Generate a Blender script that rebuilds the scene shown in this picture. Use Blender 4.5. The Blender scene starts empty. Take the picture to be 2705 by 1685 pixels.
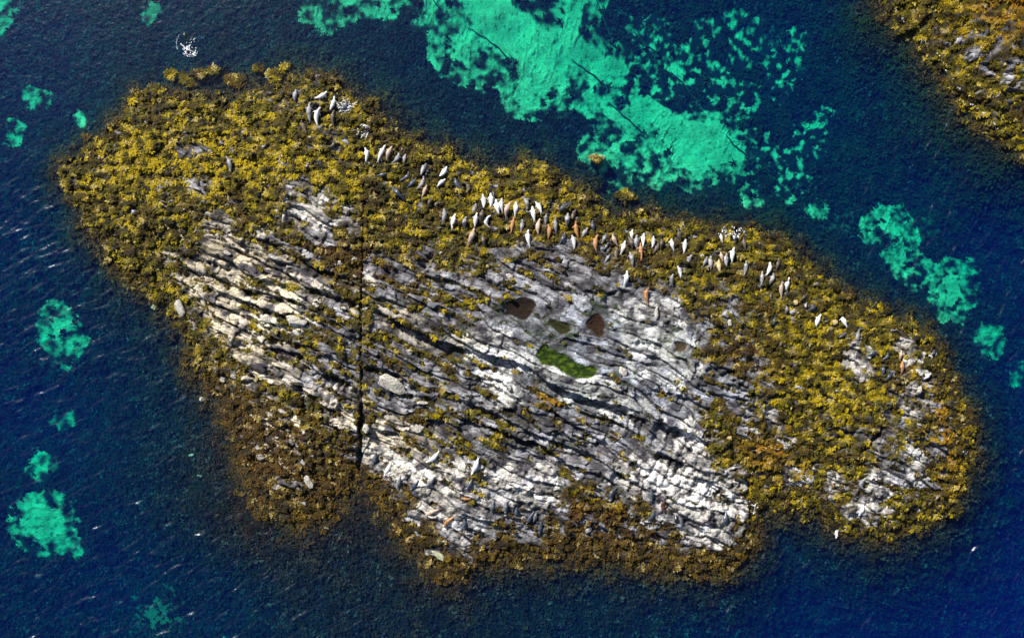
import bpy, bmesh, math, random
import numpy as np
from mathutils import Vector

random.seed(7)
RNG = np.random.default_rng(7)
S = bpy.context.scene
COL = S.collection

# ------------------------------------------------------------------ camera, sky, sun, exposure
H = 90.0                      # the drone's height over the sea, metres
PX = 23.34                    # survey scale: map units per metre at sea level
cam_d = bpy.data.cameras.new("camera")
cam = bpy.data.objects.new("camera", cam_d)
COL.objects.link(cam)
cam.location = (0, 0, H)
cam.rotation_euler = (0, 0, 0)
cam_d.sensor_width = 36.0
cam_d.lens = 18.0 / (2427 / 2 / PX / H)
cam_d.clip_end = 3000
S.camera = cam

SUN_AZ = math.radians(127)    # mathematical angle of the direction the light comes from
SUN_EL = math.radians(36)
w = bpy.data.worlds.new("World")
S.world = w
w.use_nodes = True
nt = w.node_tree
sky = nt.nodes.new("ShaderNodeTexSky")
sky.sky_type = 'NISHITA'
sky.sun_disc = False
sky.sun_elevation = SUN_EL
sky.sun_rotation = math.pi / 2 - SUN_AZ
bg = nt.nodes["Background"]
bg.inputs[1].default_value = 0.05
nt.links.new(sky.outputs[0], bg.inputs[0])
sun_d = bpy.data.lights.new("sun", 'SUN')
sun_d.energy = 4.6
sun_d.angle = math.radians(0.5)
sun_d.color = (1.0, 0.93, 0.82)
sun = bpy.data.objects.new("sun", sun_d)
COL.objects.link(sun)
sd = Vector((math.cos(SUN_AZ) * math.cos(SUN_EL), math.sin(SUN_AZ) * math.cos(SUN_EL), math.sin(SUN_EL)))
sun.rotation_euler = sd.to_track_quat('Z', 'Y').to_euler()
S.view_settings.view_transform = 'Standard'
S.view_settings.look = 'None'
S.view_settings.gamma = 1
S.view_settings.exposure = 0.7
S.cycles.max_bounces = 6
S.cycles.diffuse_bounces = 2
S.cycles.glossy_bounces = 2
S.cycles.transparent_max_bounces = 12
S.cycles.volume_bounces = 0
S.cycles.use_denoising = True

# ------------------------------------------------------------------ numeric helpers
def wx(p): return (p - 1213.5) / PX
def wy(p): return (756.0 - p) / PX
def pts(flat):
    a = np.array(flat, float).reshape(-1, 2)
    return np.stack([wx(a[:, 0]), wy(a[:, 1])], 1)
_TAB = {}
def perlin(x, y, seed=0):
    if seed not in _TAB:
        r = np.random.default_rng(1000 + seed)
        a = r.random((256, 256)) * 2 * math.pi
        _TAB[seed] = (np.cos(a), np.sin(a))
    gx, gy = _TAB[seed]
    xi = np.floor(x).astype(np.int64); yi = np.floor(y).astype(np.int64)
    fx = x - xi; fy = y - yi
    u = fx * fx * fx * (fx * (fx * 6 - 15) + 10); v = fy * fy * fy * (fy * (fy * 6 - 15) + 10)
    def g(i, j):
        a = (xi + i) & 255; b = (yi + j) & 255
        return gx[a, b] * (fx - i) + gy[a, b] * (fy - j)
    a = g(0, 0); b = g(1, 0); c = g(0, 1); d = g(1, 1)
    return ((a + (b - a) * u) * (1 - v) + (c + (d - c) * u) * v) * 1.5
def fbm(x, y, octv=4, seed=0, gain=0.5):
    s = 0; a = 1; f = 1
    for o in range(octv):
        s = s + a * perlin(x * f + 17.3 * o, y * f - 9.1 * o, seed + o)
        a *= gain; f *= 2.03
    return s
def hash2(i, j, seed=0):
    h = (np.asarray(i).astype(np.int64) * 374761393 + np.asarray(j).astype(np.int64) * 668265263 + seed * 1442695041) & 0xFFFFFFFF
    h = ((h ^ (h >> 13)) * 1274126177) & 0xFFFFFFFF
    return ((h ^ (h >> 16)) & 0xFFFFFF) / float(0xFFFFFF)
def worley(x, y, seed=0):
    xi = np.floor(x).astype(np.int64); yi = np.floor(y).astype(np.int64)
    f1 = np.full(x.shape, 9.0); f2 = np.full(x.shape, 9.0); idd = np.zeros(x.shape)
    for i in (-1, 0, 1):
        for j in (-1, 0, 1):
            cx = xi + i; cy = yi + j
            d = np.hypot(cx + hash2(cx, cy, seed) - x, cy + hash2(cx, cy, seed + 5) - y)
            near = d < f1
            f2 = np.where(near, f1, np.minimum(f2, d))
            idd = np.where(near, hash2(cx, cy, seed + 11), idd)
            f1 = np.where(near, d, f1)
    return f1, f2, idd
def sstep(a, b, x):
    t = np.clip((x - a) / (b - a), 0, 1)
    return t * t * (3 - 2 * t)
def mixc(c, col, m):
    return c * (1 - m[..., None]) + np.array(col) * m[..., None]

# survey raster: coarse fields over 130 x 92 m
CX0, CY0, CS, CNX, CNY = -65.0, -46.0, 0.2, 651, 461
cgx, cgy = np.meshgrid(CX0 + CS * np.arange(CNX), CY0 + CS * np.arange(CNY), indexing='ij')
def seg_dist(qx, qy, a, b):
    ab = b - a
    t = np.clip(((qx - a[0]) * ab[0] + (qy - a[1]) * ab[1]) / max(ab @ ab, 1e-9), 0, 1)
    return np.hypot(qx - a[0] - t * ab[0], qy - a[1] - t * ab[1])
def poly_sdf(P, qx, qy):
    d = np.full(qx.shape, 1e9); inside = np.zeros(qx.shape, bool)
    n = len(P)
    for k in range(n):
        a = P[k]; b = P[(k + 1) % n]
        d = np.minimum(d, seg_dist(qx, qy, a, b))
        c = (a[1] > qy) != (b[1] > qy)
        with np.errstate(divide='ignore', invalid='ignore'):
            xx = (b[0] - a[0]) * (qy - a[1]) / (b[1] - a[1] + 1e-12) + a[0]
        inside ^= c & (qx < xx)
    return np.where(inside, -d, d)
def csdf(flats, margin=5.0, scale=1.0):
    out = np.full(cgx.shape, margin)
    for f in flats:
        P = pts(f) * scale
        i0 = max(int((P[:, 0].min() - margin - CX0) / CS), 0); i1 = min(int((P[:, 0].max() + margin - CX0) / CS) + 2, CNX)
        j0 = max(int((P[:, 1].min() - margin - CY0) / CS), 0); j1 = min(int((P[:, 1].max() + margin - CY0) / CS) + 2, CNY)
        if i1 <= i0 or j1 <= j0: continue
        sl = (slice(i0, i1), slice(j0, j1))
        out[sl] = np.minimum(out[sl], poly_sdf(P, cgx[sl], cgy[sl]))
    return out
def samp(F, x, y):
    u = np.clip((x - CX0) / CS, 0, CNX - 1.001); v = np.clip((y - CY0) / CS, 0, CNY - 1.001)
    i = u.astype(int); j = v.astype(int); a = u - i; b = v - j
    return (F[i, j] * (1 - a) + F[i + 1, j] * a) * (1 - b) + (F[i, j + 1] * (1 - a) + F[i + 1, j + 1] * a) * b

# ------------------------------------------------------------------ survey outlines
ISLET = [165,405,215,385,245,350,262,320,300,300,318,262,330,240,380,250,420,240,470,245,520,258,570,262,590,235,640,225,690,215,700,200,735,197,775,205,800,225,850,262,880,270,890,300,940,330,1000,360,1060,385,1110,400,1130,420,1180,425,1230,412,1290,425,1330,450,1380,470,1400,500,1430,530,1480,530,1530,520,1600,545,1660,550,1700,565,1770,568,1830,580,1880,620,1940,670,2010,725,2080,760,2150,790,2190,815,2215,860,2225,920,2255,960,2275,1010,2280,1080,2260,1140,2220,1190,2160,1220,2100,1242,2050,1235,2000,1220,1950,1195,1900,1185,1850,1180,1800,1160,1770,1175,1760,1230,1757,1280,1730,1310,1690,1330,1600,1325,1540,1315,1480,1305,1400,1295,1310,1290,1230,1285,1150,1290,1110,1310,1070,1330,1040,1310,1000,1270,975,1220,940,1170,900,1120,870,1095,840,1095,800,1125,745,1185,700,1197,655,1175,625,1120,600,1060,580,1000,560,945,510,900,480,850,460,790,440,750,410,720,380,690,340,660,290,620,250,570,215,520,205,480,180,440]
SHORE = [2085,-60,2120,20,2153,63,2203,110,2237,157,2263,200,2303,243,2330,273,2367,297,2400,317,2440,335,2620,430,2900,480,2900,-400,2085,-400]
SAND = [
 [735,-60,743,0,727,33,743,50,773,70,793,57,820,40,840,43,860,33,875,25,890,27,907,33,927,33,940,20,950,0,987,30,987,57,997,60,1017,80,1050,93,1063,113,1050,130,1033,123,1037,147,1053,167,1083,173,1095,195,1120,190,1147,200,1173,193,1200,193,1205,240,1213,263,1246,273,1280,267,1286,233,1306,230,1326,250,1356,240,1363,230,1380,253,1406,263,1413,287,1426,300,1430,343,1406,337,1386,333,1385,367,1403,387,1426,397,1443,413,1490,397,1506,377,1533,370,1546,387,1530,407,1540,430,1556,437,1573,420,1606,417,1630,437,1650,453,1673,447,1680,423,1716,427,1733,403,1776,397,1793,343,1776,317,1746,310,1733,277,1710,267,1680,257,1656,270,1630,267,1606,253,1583,227,1560,213,1553,187,1533,180,1503,153,1496,133,1466,120,1440,113,1413,90,1393,80,1400,53,1403,20,1426,0,1440,-60],
 [1526,157,1546,143,1606,133,1640,160,1646,187,1613,207,1590,213,1566,183,1536,173],
 [1526,77,1546,53,1573,67,1580,110,1570,127,1540,120], [1500,50,1520,60,1518,80,1503,78],
 [1633,110,1660,107,1673,123,1650,137], [1656,67,1686,57,1696,80,1670,95], [1726,20,1750,15,1760,35,1735,40],
 [1746,63,1780,50,1786,93,1755,100], [1790,95,1820,105,1815,125], [1746,113,1770,120,1780,147,1760,150],
 [1690,165,1713,160,1720,190,1700,200], [1683,215,1730,215,1725,240,1695,250], [1763,215,1783,215,1778,265,1750,265],
 [1820,80,1830,75,1837,100,1835,130,1820,140], [1840,110,1878,103,1888,173,1870,180,1845,150], [1823,190,1868,195,1850,225,1833,215],
 [1887,77,1900,85,1895,100], [1937,262,1962,265,1953,277], [1900,297,1917,293,1937,313,1930,357,1913,370,1900,327],
 [1820,333,1836,335,1832,363], [1847,365,1870,367,1910,420,1877,457,1866,467,1850,443,1840,400],
 [1913,488,1945,492,1940,505], [1770,455,1785,450,1788,480,1775,480], [1460,430,1475,428,1482,452,1462,458],
 [2053,538,2077,505,2140,505,2167,565,2163,611,2193,631,2200,655,2170,638,2167,668,2153,673,2143,648,2130,655,2113,625,2110,591,2117,581,2083,558,2060,565],
 [2227,641,2253,625,2287,635,2317,631,2313,655,2303,678,2300,711,2277,735,2267,751,2247,743,2223,741,2212,708,2220,681,2207,658,2200,648],
 [2327,791,2353,775,2370,798,2370,835,2337,835,2330,811], [2418,880,2440,870,2440,900,2420,898],
 [110,738,133,724,157,744,183,771,180,788,163,801,193,808,170,831,150,858,133,858,127,831,103,804,100,768],
 [122,1001,153,985,150,1005], [70,1115,83,1088,113,1102,90,1135],
 [60,1195,100,1172,150,1195,167,1235,163,1275,177,1308,147,1298,133,1285,93,1305,47,1275,30,1245,37,1222],
 [-60,-60,32,-60,30,0,25,35,0,65,-60,80], [68,222,85,228,104,232,100,240,75,242], [25,305,36,302,33,330,24,332], [200,280,212,285,205,292], [365,25,372,38,362,48]]
SAND_FAINT = [[2190,540,2213,535,2220,567,2195,565], [1960,505,2010,500,2000,540,1970,548], [2190,490,2240,485,2250,505,2200,510], [300,1430,420,1400,430,1500,310,1512], [310,1485,350,1480,345,1512,305,1512]]
SANDHOLE = [[1057,28,1083,27,1100,55,1075,60,1060,50], [1360,170,1376,167,1373,210,1363,210],
 [1426,217,1446,203,1510,197,1530,178,1556,183,1553,203,1513,206,1470,215,1473,240,1456,233], [1133,117,1173,143,1157,180,1140,183],
 [1230,-40,1233,0,1273,23,1293,50,1320,53,1323,30,1340,0,1340,-40], [945,-20,955,10,985,25,980,5], [1490,358,1512,356,1508,368,1494,366], [1548,352,1560,350,1554,372,1546,368], [1518,312,1535,308,1532,322,1522,324], [1565,372,1572,370,1570,378], [1445,315,1460,312,1455,320], [1195,165,1206,160,1210,178,1200,182], [780,15,792,18,786,25], [870,10,882,12,874,18]]
ROCK = [
 [430,505,520,520,620,575,700,600,760,640,862,690,862,1085,800,1050,760,960,720,955,640,930,560,890,500,820,472,770,478,690,420,652,402,622,440,590,460,560],
 [690,480,720,470,780,475,800,500,840,530,845,560,820,575,760,562,700,540,668,520], [655,440,710,435,715,465,690,470],
 [860,700,900,615,930,585,1000,640,1030,612,1120,640,1200,600,1290,588,1420,610,1480,640,1560,660,1620,700,1650,740,1680,790,1660,850,1700,880,1790,860,1820,920,1800,945,1830,1000,1865,1045,1800,1020,1740,1010,1700,965,1670,985,1690,1040,1705,1100,1760,1110,1765,1140,1735,1150,1690,1130,1720,1165,1755,1200,1766,1250,1750,1305,1690,1325,1630,1310,1560,1250,1490,1185,1450,1155,1400,1150,1335,1145,1325,1200,1305,1275,1240,1275,1180,1255,1145,1285,1105,1318,1040,1300,985,1228,950,1182,912,1140,880,1100,855,1085],
 [2040,1070,2060,1045,2130,1060,2180,1088,2188,1130,2150,1172,2100,1180,2115,1222,2080,1235,2010,1205,1990,1175,1910,1135,1870,1130,1870,1118,1990,1145,2045,1160,2062,1115],
 [2020,835,2045,838,2055,880,2035,885,2025,860], [2145,815,2178,835,2165,842], [2165,930,2190,895,2205,895,2200,960,2175,965], [2220,1055,2245,1065,2240,1080], [1675,700,1740,708,1735,752,1680,742], [2095,1005,2160,1010,2130,1050],
 [425,335,460,345,475,358,440,362], [700,205,735,205,745,230,715,225], [770,325,800,330,795,350], [640,222,660,215,655,228], [415,715,440,715,445,745,425,748],
 [470,425,480,430,478,465,468,450], [385,480,395,490,385,495]]
MIXED = [[480,850,560,895,640,935,740,965,765,1055,745,1165,690,1192,640,1160,590,1090,570,1010,550,950,510,900],
 [1010,1195,1130,1190,1135,1290,1060,1330,1010,1260], [1310,1190,1500,1180,1640,1290,1690,1325,1560,1315,1400,1290,1300,1270],
 [1860,1105,2000,1130,2010,1210,1900,1150], [2050,900,2200,880,2260,960,2270,1120,2200,1190,2110,1230,2090,1000], [870,640,1000,560,1120,600,1000,700],
 [2180,60,2427,60,2427,290,2350,260], [1640,680,1760,690,1780,860,1680,860], [1900,980,2060,980,2060,1060,1930,1050]]
WHITE = [   # bleached and guano-white rock
 [1120,800,1200,812,1290,850,1300,880,1230,862,1140,838,1115,825], [1285,880,1380,905,1460,940,1560,975,1530,992,1440,968,1350,935,1290,902],
 [1490,760,1530,740,1590,735,1600,800,1630,820,1640,870,1600,900,1540,880,1490,830], [1130,905,1200,895,1240,930,1200,950,1150,930],
 [670,490,720,470,780,475,800,510,760,530,700,535], [1900,1120,1990,1150,2070,1170,2110,1225,2060,1230,2000,1190,1930,1150],
 [2130,1060,2180,1090,2180,1130,2140,1150], [2020,835,2045,838,2055,880,2035,885,2025,860], [2145,815,2178,835,2165,842], [2165,930,2190,895,2205,895,2200,960,2175,965],
 [880,1080,1000,1080,1100,1130,1300,1130,1310,1200,1200,1180,1100,1170,950,1150], [1450,1110,1560,1060,1760,1120,1760,1270,1690,1300,1560,1200],
 [1000,1190,1130,1190,1120,1290,1030,1270], [1690,1080,1770,1130,1740,1150,1680,1110], [2055,1120,2080,1100,2110,1110,2100,1150,2070,1160],
 [1640,1010,1700,1090,1680,1110,1660,1060], [1780,985,1865,1040,1850,1050,1790,1005]]
CREAM = [[400,500,620,560,700,620,760,700,720,760,680,830,720,940,640,930,480,840,440,760,400,640], [480,850,640,935,765,965,745,1165,640,1160,550,950], [860,680,930,740,1130,830,1090,830,980,790,860,730], [860,1000,1000,1000,1100,1150,940,1150,870,1090], [760,930,860,930,860,1060,800,1040]]
REDDISH = [[740,540,860,560,900,600,1000,620,1000,700,860,680,760,640,690,590], [1240,560,1420,580,1560,620,1500,650,1380,620,1240,600], [520,930,760,1000,740,1180,560,1120], [1320,1180,1500,1190,1620,1290,1420,1300,1310,1270], [1650,780,1800,800,1830,900,1700,890]]
YELLOW = [[260,320,560,260,760,340,900,420,800,470,560,480,340,520,220,460], [1840,850,1990,860,2060,960,2030,1060,1900,1040,1830,960], [1900,700,2080,790,2060,860,1900,840,1850,740], [2120,-20,2330,100,2427,120,2427,-20], [1060,400,1400,480,1380,560,1000,500], [700,230,900,310,860,360,680,300]]
ORANGE = [[2200,-60,2500,-60,2500,180,2380,140,2260,60], [1740,980,1850,1020,1900,1110,1800,1140,1720,1080], [1340,1150,1480,1180,1460,1290,1330,1280], [2160,880,2270,960,2280,1120,2230,1180,2190,1050], [1050,820,1330,900,1420,980,1330,1000,1120,880]]
WEEDY = [[860,760,900,760,1100,840,1300,900,1440,990,1400,1000,1250,960,1100,900,1000,900,860,850], [600,700,860,700,860,930,760,900,700,850,560,790], [900,940,1100,900,1240,1000,1200,1040,1000,1000], [880,600,1100,650,1200,700,1100,780,900,690], [960,1040,1150,1040,1130,1160,1000,1130], [1640,680,1820,820,1850,960,1700,900], [1660,960,1800,1010,1880,1080,1760,1090], [500,880,760,960,760,1180,600,1150]]
GREEN_ALGAE = [[1395,720,1410,717,1465,760,1462,780,1425,760,1400,745], [1296,765,1350,785,1330,795], [1180,745,1240,758,1235,766,1185,752], [1470,870,1500,880,1490,895,1468,888], [1580,805,1600,800,1640,830,1600,840], [1070,800,1140,830,1150,850,1090,845], [1340,925,1370,935,1400,955,1370,950], [1340,1040,1352,1040,1350,1055], [1268,790,1290,795,1300,820,1275,815]]
POOLS = [("brown", [1200,719,1215,710,1246,702,1265,711,1271,723,1261,742,1250,756,1227,754,1200,746]),
 ("green", [1269,838,1288,815,1307,827,1338,838,1365,861,1392,869,1403,865,1413,876,1407,888,1388,897,1365,896,1338,884,1315,869,1284,865]),
 ("mossy", [1303,754,1346,769,1349,788,1330,792,1300,769]),
 ("rust", [1388,768,1400,750,1416,742,1428,752,1433,772,1432,792,1424,800,1408,792,1395,782]),
 ("grey", [1597,812,1612,808,1627,815,1622,830,1602,832])]
# clefts: polyline, half-width (map units), depth (m); the steep wall is on the upper side
CLEFTS = [
 ([424,633,466,648,497,655,532,664,576,690,620,699,664,708,702,715,730,734,757,741], 5, .8), ([523,574,559,593,598,611,631,629,664,642,693,657,708,675,730,686,774,695,800,710], 4.5, .75),
 ([429,600,466,615,493,622,523,633,554,640], 4, .6), ([554,571,594,598,634,615,647,633], 3, .5), ([638,576,664,593,708,613,744,637,774,660], 4, .6),
 ([473,714,523,730,567,745,609,759,664,774,708,787], 3.5, .6), ([563,712,598,721,620,732,675,748,708,748], 4, .6), ([477,681,523,697,554,710], 3, .5),
 ([697,816,730,823,774,842,800,849], 4, .6), ([633,823,664,834,708,843,744,878,774,900], 6, .8), ([715,904,717,959,726,992], 7, 1.0), ([493,790,523,832,559,860,611,909], 4, .6), ([752,887,800,900,835,912], 9, .9),
 ([750,637,816,659,856,681], 4.5, .7), ([750,690,794,706,856,723], 5, .8), ([790,760,830,790,856,812], 4, .6), ([610,640,650,655,690,668], 3, .45), ([585,790,640,800,690,812], 3, .5),
 ([873,723,904,743,937,765,970,783,1010,800,1050,815,1100,832,1130,840,1180,852,1242,868,1292,907,1346,934,1407,953,1484,969,1530,985], 9, 1.35),
 ([860,871,904,876,948,893,970,913,1003,935], 5, .8), ([922,931,948,937,992,942,1025,946], 6, .7), ([1036,843,1080,865,1124,891,1150,900], 4, .6),
 ([1100,949,1158,976,1215,1003,1273,1034,1330,1053,1392,1076,1430,1099], 5, .8), ([1100,992,1169,1015,1234,1042,1284,1057,1338,1099,1369,1141], 5, .8), ([1196,1053,1254,1072,1300,1103,1338,1141], 4, .6),
 ([1127,900,1184,926,1242,953], 4, .6), ([1131,926,1192,969,1227,972], 4, .6), ([1292,961,1338,999,1388,1026,1438,1057], 5, .7), ([1369,976,1430,992,1484,1011], 4.5, .6),
 ([1542,1000,1584,1015,1634,1034,1665,1065], 12, 1.1), ([1450,973,1508,992,1538,1000], 8, .8), ([1550,1069,1596,1092,1634,1111], 8, .9), ([1458,1115,1488,1138,1538,1165], 4, .7), ([1488,1092,1519,1108,1550,1115], 4, .7),
 ([1619,1234,1650,1253,1680,1276,1710,1290], 4, .6), ([1680,1157,1719,1180,1749,1211], 6, .8), ([1027,602,1003,642], 6, .7), ([935,629,917,660], 4, .5), ([1560,1180,1600,1215,1640,1240], 4, .6), ([1640,1130,1690,1150,1720,1170], 6, .7),
 ([1653,700,1642,727,1669,766,1690,790], 4, .6), ([1738,727,1696,750], 3.5, .5), ([1680,865,1703,888,1742,877], 4, .6), ([1584,758,1584,819], 5, .6), ([1500,811,1577,819], 3, .4), ([1720,790,1690,810], 5, .4),
 ([730,505,697,538], 4, .45), ([772,510,739,545], 4, .45), ([798,1003,805,1043], 6, .5), ([1380,690,1430,700,1470,690], 3, .4), ([1290,680,1400,705], 2.5, .3), ([1180,680,1280,700], 2.5, .3), ([1440,740,1500,760,1560,775], 2.5, .35),
 ([1420,830,1480,850,1560,870], 2.5, .35), ([1330,800,1400,820,1450,845], 2.5, .3), ([1300,905,1400,935,1480,950], 2, .3), ([1530,920,1590,935,1640,950], 3, .4), ([1745,890,1790,940,1800,960], 5, .5), ([1830,960,1825,1000,1850,1015], 5, .4), ([2000,960,2035,1010,2010,1040], 4, .3)]
FISSURES = [([861,440,861,560,859,700,858,800,857,900,856,960], 2.2, .8), ([856,950,854,1000,850,1060,843,1130], 4.5, 1.3), ([2097,1008,2072,1040,2044,1072], 4, .8), ([1020,880,1040,910], 1.5, .2)]
FLOATING = [(403,178,9), (438,186,12), (452,196,8), (473,177,9), (507,167,10), (550,192,14), (562,186,9), (612,160,9), (648,180,15), (672,160,10), (360,212,11), (378,213,8), (318,236,10), (1490,535,18), (884,245,10), (206,322,7), (1410,375,8), (2265,1010,8), (1480,462,14), (1280,400,16), (1295,455,10)]
DEPTHS = [(60,60,2.6),(300,80,1.9),(600,80,1.7),(850,120,2.0),(1100,60,2.4),(1500,150,2.7),(1700,330,2.5),(1900,60,3.4),(1950,250,3.2),(2100,200,3.0),(2200,450,3.4),(2060,500,2.6),(2250,680,2.6),(2350,800,3.0),(2420,560,5.2),(2400,1000,6.5),(2400,1400,13),(2150,1420,10),(1950,1450,7.0),(1800,1400,4.2),(2420,1250,11),(2330,1150,7),(1500,1430,1.9),(1200,1420,1.6),(900,1350,1.3),(700,1300,1.2),(480,1100,1.3),(550,1180,.8),(640,1250,.8),(800,1230,.8),(930,1270,.9),(1000,1370,1.2),(2080,60,.9),(2170,160,.9),(2260,290,.9),(2370,380,1.0),(400,900,2.4),(140,800,2.9),(100,1230,2.7),(60,1000,3.8),(60,500,3.4),(100,300,2.8),(250,1400,3.4),(500,1450,2.7),(250,650,2.6),(1100,270,1.9),(1600,480,2.1),(950,250,1.8)]

# ------------------------------------------------------------------ coarse fields
f_islet = csdf([ISLET], 30.0)
f_shore = csdf([SHORE], 30.0)
f_sand = np.maximum(csdf(SAND, 5, 1.028), -csdf(SANDHOLE, 5, 1.025))
f_faint = csdf(SAND_FAINT, 5, 1.03)
f_rock = csdf(ROCK, 6, 0.985)
f_mixed = csdf(MIXED, 6)
f_white = csdf(WHITE, 4, 0.985)
f_cream = csdf(CREAM, 4)
f_red = csdf(REDDISH, 4)
f_yel = csdf(YELLOW, 6)
f_ora = csdf(ORANGE, 6)
f_weedy = csdf(WEEDY, 6)
f_alg = csdf(GREEN_ALGAE, 4, 0.985)
num = 0; den = 0
for (a, b, d) in DEPTHS:
    wgt = 1.0 / (((cgx - wx(a)) ** 2 + (cgy - wy(b)) ** 2) + 9.0) ** 1.5
    num = num + wgt * d; den = den + wgt
f_depth = num / den
f_float = np.full(cgx.shape, 9.0)
for (a, b, r) in FLOATING:
    f_float = np.minimum(f_float, np.hypot(cgx - wx(a), (cgy - wy(b)) * 1.3) - r / PX)

STRIKE = math.radians(-27)
CA, SA = math.cos(STRIKE), math.sin(STRIKE)

def polyline_fields(x, y, P):
    best = np.full(x.shape, 1e9); side = np.zeros(x.shape); along = np.zeros(x.shape)
    L = np.concatenate([[0], np.cumsum(np.hypot(*np.diff(P, axis=0).T))])
    for k in range(len(P) - 1):
        a, b = P[k], P[k + 1]; ab = b - a
        t = np.clip(((x - a[0]) * ab[0] + (y - a[1]) * ab[1]) / max(ab @ ab, 1e-9), 0, 1)
        dx = x - a[0] - t * ab[0]; dy = y - a[1] - t * ab[1]
        d = np.hypot(dx, dy); m = d < best
        cr = ab[0] * dy - ab[1] * dx
        side = np.where(m, np.where(cr < 0, 1.0, -1.0), side)
        along = np.where(m, (L[k] + t * (L[k + 1] - L[k])) / L[-1], along)
        best = np.where(m, d, best)
    return best, side, along

def ground(x, y, fine=True):
    """height and material masks of the bare ground (rock, weed-covered floor, sand) at map points"""
    n1 = fbm(x / 3.1, y / 3.1, 4, 10)
    n2 = fbm(x / 0.9, y / 0.9, 3, 20)
    jx = x + 0.7 * perlin(x / 1.9, y / 1.7, 30) + 0.4 * perlin(x / .7, y / .6, 31)
    jy = y + 0.7 * perlin(x / 1.9, y / 1.7, 33) + 0.4 * perlin(x / .7, y / .6, 34)
    di = samp(f_islet, jx, jy) + 0.35 * n1
    ds = samp(f_shore, jx, jy) + 0.35 * n1
    dep = samp(f_depth, x, y)
    land_i = 0.05 + 1.75 * (1 - np.exp(-(np.maximum(-di, 0) / 6.2) ** 1.3)) + 0.03 * np.maximum(-di, 0)
    land_s = 0.05 + 1.6 * (1 - np.exp(-np.maximum(-ds, 0) / 6.0)) + 0.06 * np.maximum(-ds, 0)
    d = np.minimum(np.maximum(di, 0), np.maximum(ds, 0))
    sea = -dep * (1 - np.exp(-(d / (2.6 + 2.0 * sstep(-4, -18, y + .3 * x) + 1.5 * np.maximum(dep - 2, 0))) ** 1.5)) + 0.05
    far = np.hypot(np.maximum(np.abs(x) - 56, 0), np.maximum(np.abs(y) - 40, 0))
    sea = sea - 0.05 * far
    h = np.where(di < 0, land_i, np.where(ds < 0, land_s, sea))
    h = h + 0.22 * n1 * sstep(0, 1.5, np.abs(np.minimum(di, ds)) + .5)
    # masks
    dr = samp(f_rock, jx, jy)
    rock = sstep(0.35, -0.35, dr + 0.5 * n1 + 0.25 * n2)
    dm = samp(f_mixed, jx, jy)
    spots = sstep(-0.02, 0.16, fbm(x / 1.2 + 40, y / 0.9, 4, 60))
    rock = np.maximum(rock, sstep(0.5, -0.8, dm) * spots)
    few = np.maximum(sstep(0.56, 0.68, fbm(x / 1.1 - 31, y / 0.8, 3, 66)), sstep(.50, .62, fbm(x / .42 + 9, y / .36, 2, 68)) * sstep(-.1, .3, fbm(x / 3, y / 3, 2, 69)))
    rock = np.maximum(rock, few * (di < 0))
    s = x * CA + y * SA; t = -x * SA + y * CA
    wk = fbm(s / 2.6 + 3 + .3 * n2, t / .62, 4, 180) + .42 * sstep(1.2, -1.5, samp(f_weedy, jx, jy)) - .35 * sstep(1, -1, samp(f_white, x, y)) - .40 - .25 * sstep(3, 0, np.hypot((x - wx(1430)) / 2.2, y - wy(800)) - 4)
    rock = rock * (1 - sstep(-.02, .16, wk))
    rock = rock * sstep(0.6, 0.1, np.minimum(di, ds))
    sand = sstep(0.18, -0.26, samp(f_sand, .5 * (x + jx), .5 * (y + jy)) + 0.30 * n2 + 0.20 * n1 + (.20 + .45 * n2) * np.maximum(sstep(20.5, 23, y) * sstep(10.5, 13.5, x), sstep(23.8, 26, x) * sstep(12, 14, y)) * sstep(40, 32, x)) * (np.minimum(di, ds) > 0.6)
    faint = sstep(0.3, -0.5, samp(f_faint, jx, jy) + 0.5 * n2) * (np.minimum(di, ds) > 0.6)
    # bedding of the rock
    s = x * CA + y * SA; t = -x * SA + y * CA
    wt = t + 1.1 * perlin(s / 9, t / 6, 41) + 0.35 * perlin(s / 2.6, t / 1.3, 42) + 0.10 * perlin(s / .7, t / .35, 43)
    relief = np.zeros(x.shape)
    tone = np.zeros(x.shape); groove = np.zeros(x.shape)
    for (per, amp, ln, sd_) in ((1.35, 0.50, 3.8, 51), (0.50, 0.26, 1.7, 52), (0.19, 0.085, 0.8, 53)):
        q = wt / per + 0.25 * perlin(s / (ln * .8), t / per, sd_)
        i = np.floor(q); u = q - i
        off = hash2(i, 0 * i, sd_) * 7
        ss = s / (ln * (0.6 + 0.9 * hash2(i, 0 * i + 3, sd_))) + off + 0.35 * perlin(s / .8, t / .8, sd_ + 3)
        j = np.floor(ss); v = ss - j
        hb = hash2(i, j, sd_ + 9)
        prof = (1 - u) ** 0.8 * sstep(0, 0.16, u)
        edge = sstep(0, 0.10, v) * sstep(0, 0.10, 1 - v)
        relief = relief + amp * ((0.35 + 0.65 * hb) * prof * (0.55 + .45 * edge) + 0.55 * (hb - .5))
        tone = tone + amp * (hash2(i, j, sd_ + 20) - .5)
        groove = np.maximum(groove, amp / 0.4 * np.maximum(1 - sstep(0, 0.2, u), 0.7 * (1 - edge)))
    bulb = sstep(0.6, -0.6, samp(f_white, x, y)) * (y < -12)
    f1, f2, wid = worley(x / 0.85 + .3 * n2, y / 0.75 + .3 * n2, 70)
    blob = (1 - f1 ** 2) * 0.45 + 0.25 * (wid - .5)
    smooth_c = sstep(2.0, -1.0, np.hypot((x - wx(1400)) / 1.6, y - wy(720)) - 5.5)     # the flat, finely bedded middle
    rel = relief * (1 - .40 * smooth_c) * (1 - .5 * bulb) + blob * bulb
    h = h + rock * (rel - 0.12)
    # clefts
    cl = np.zeros(x.shape)
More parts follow.
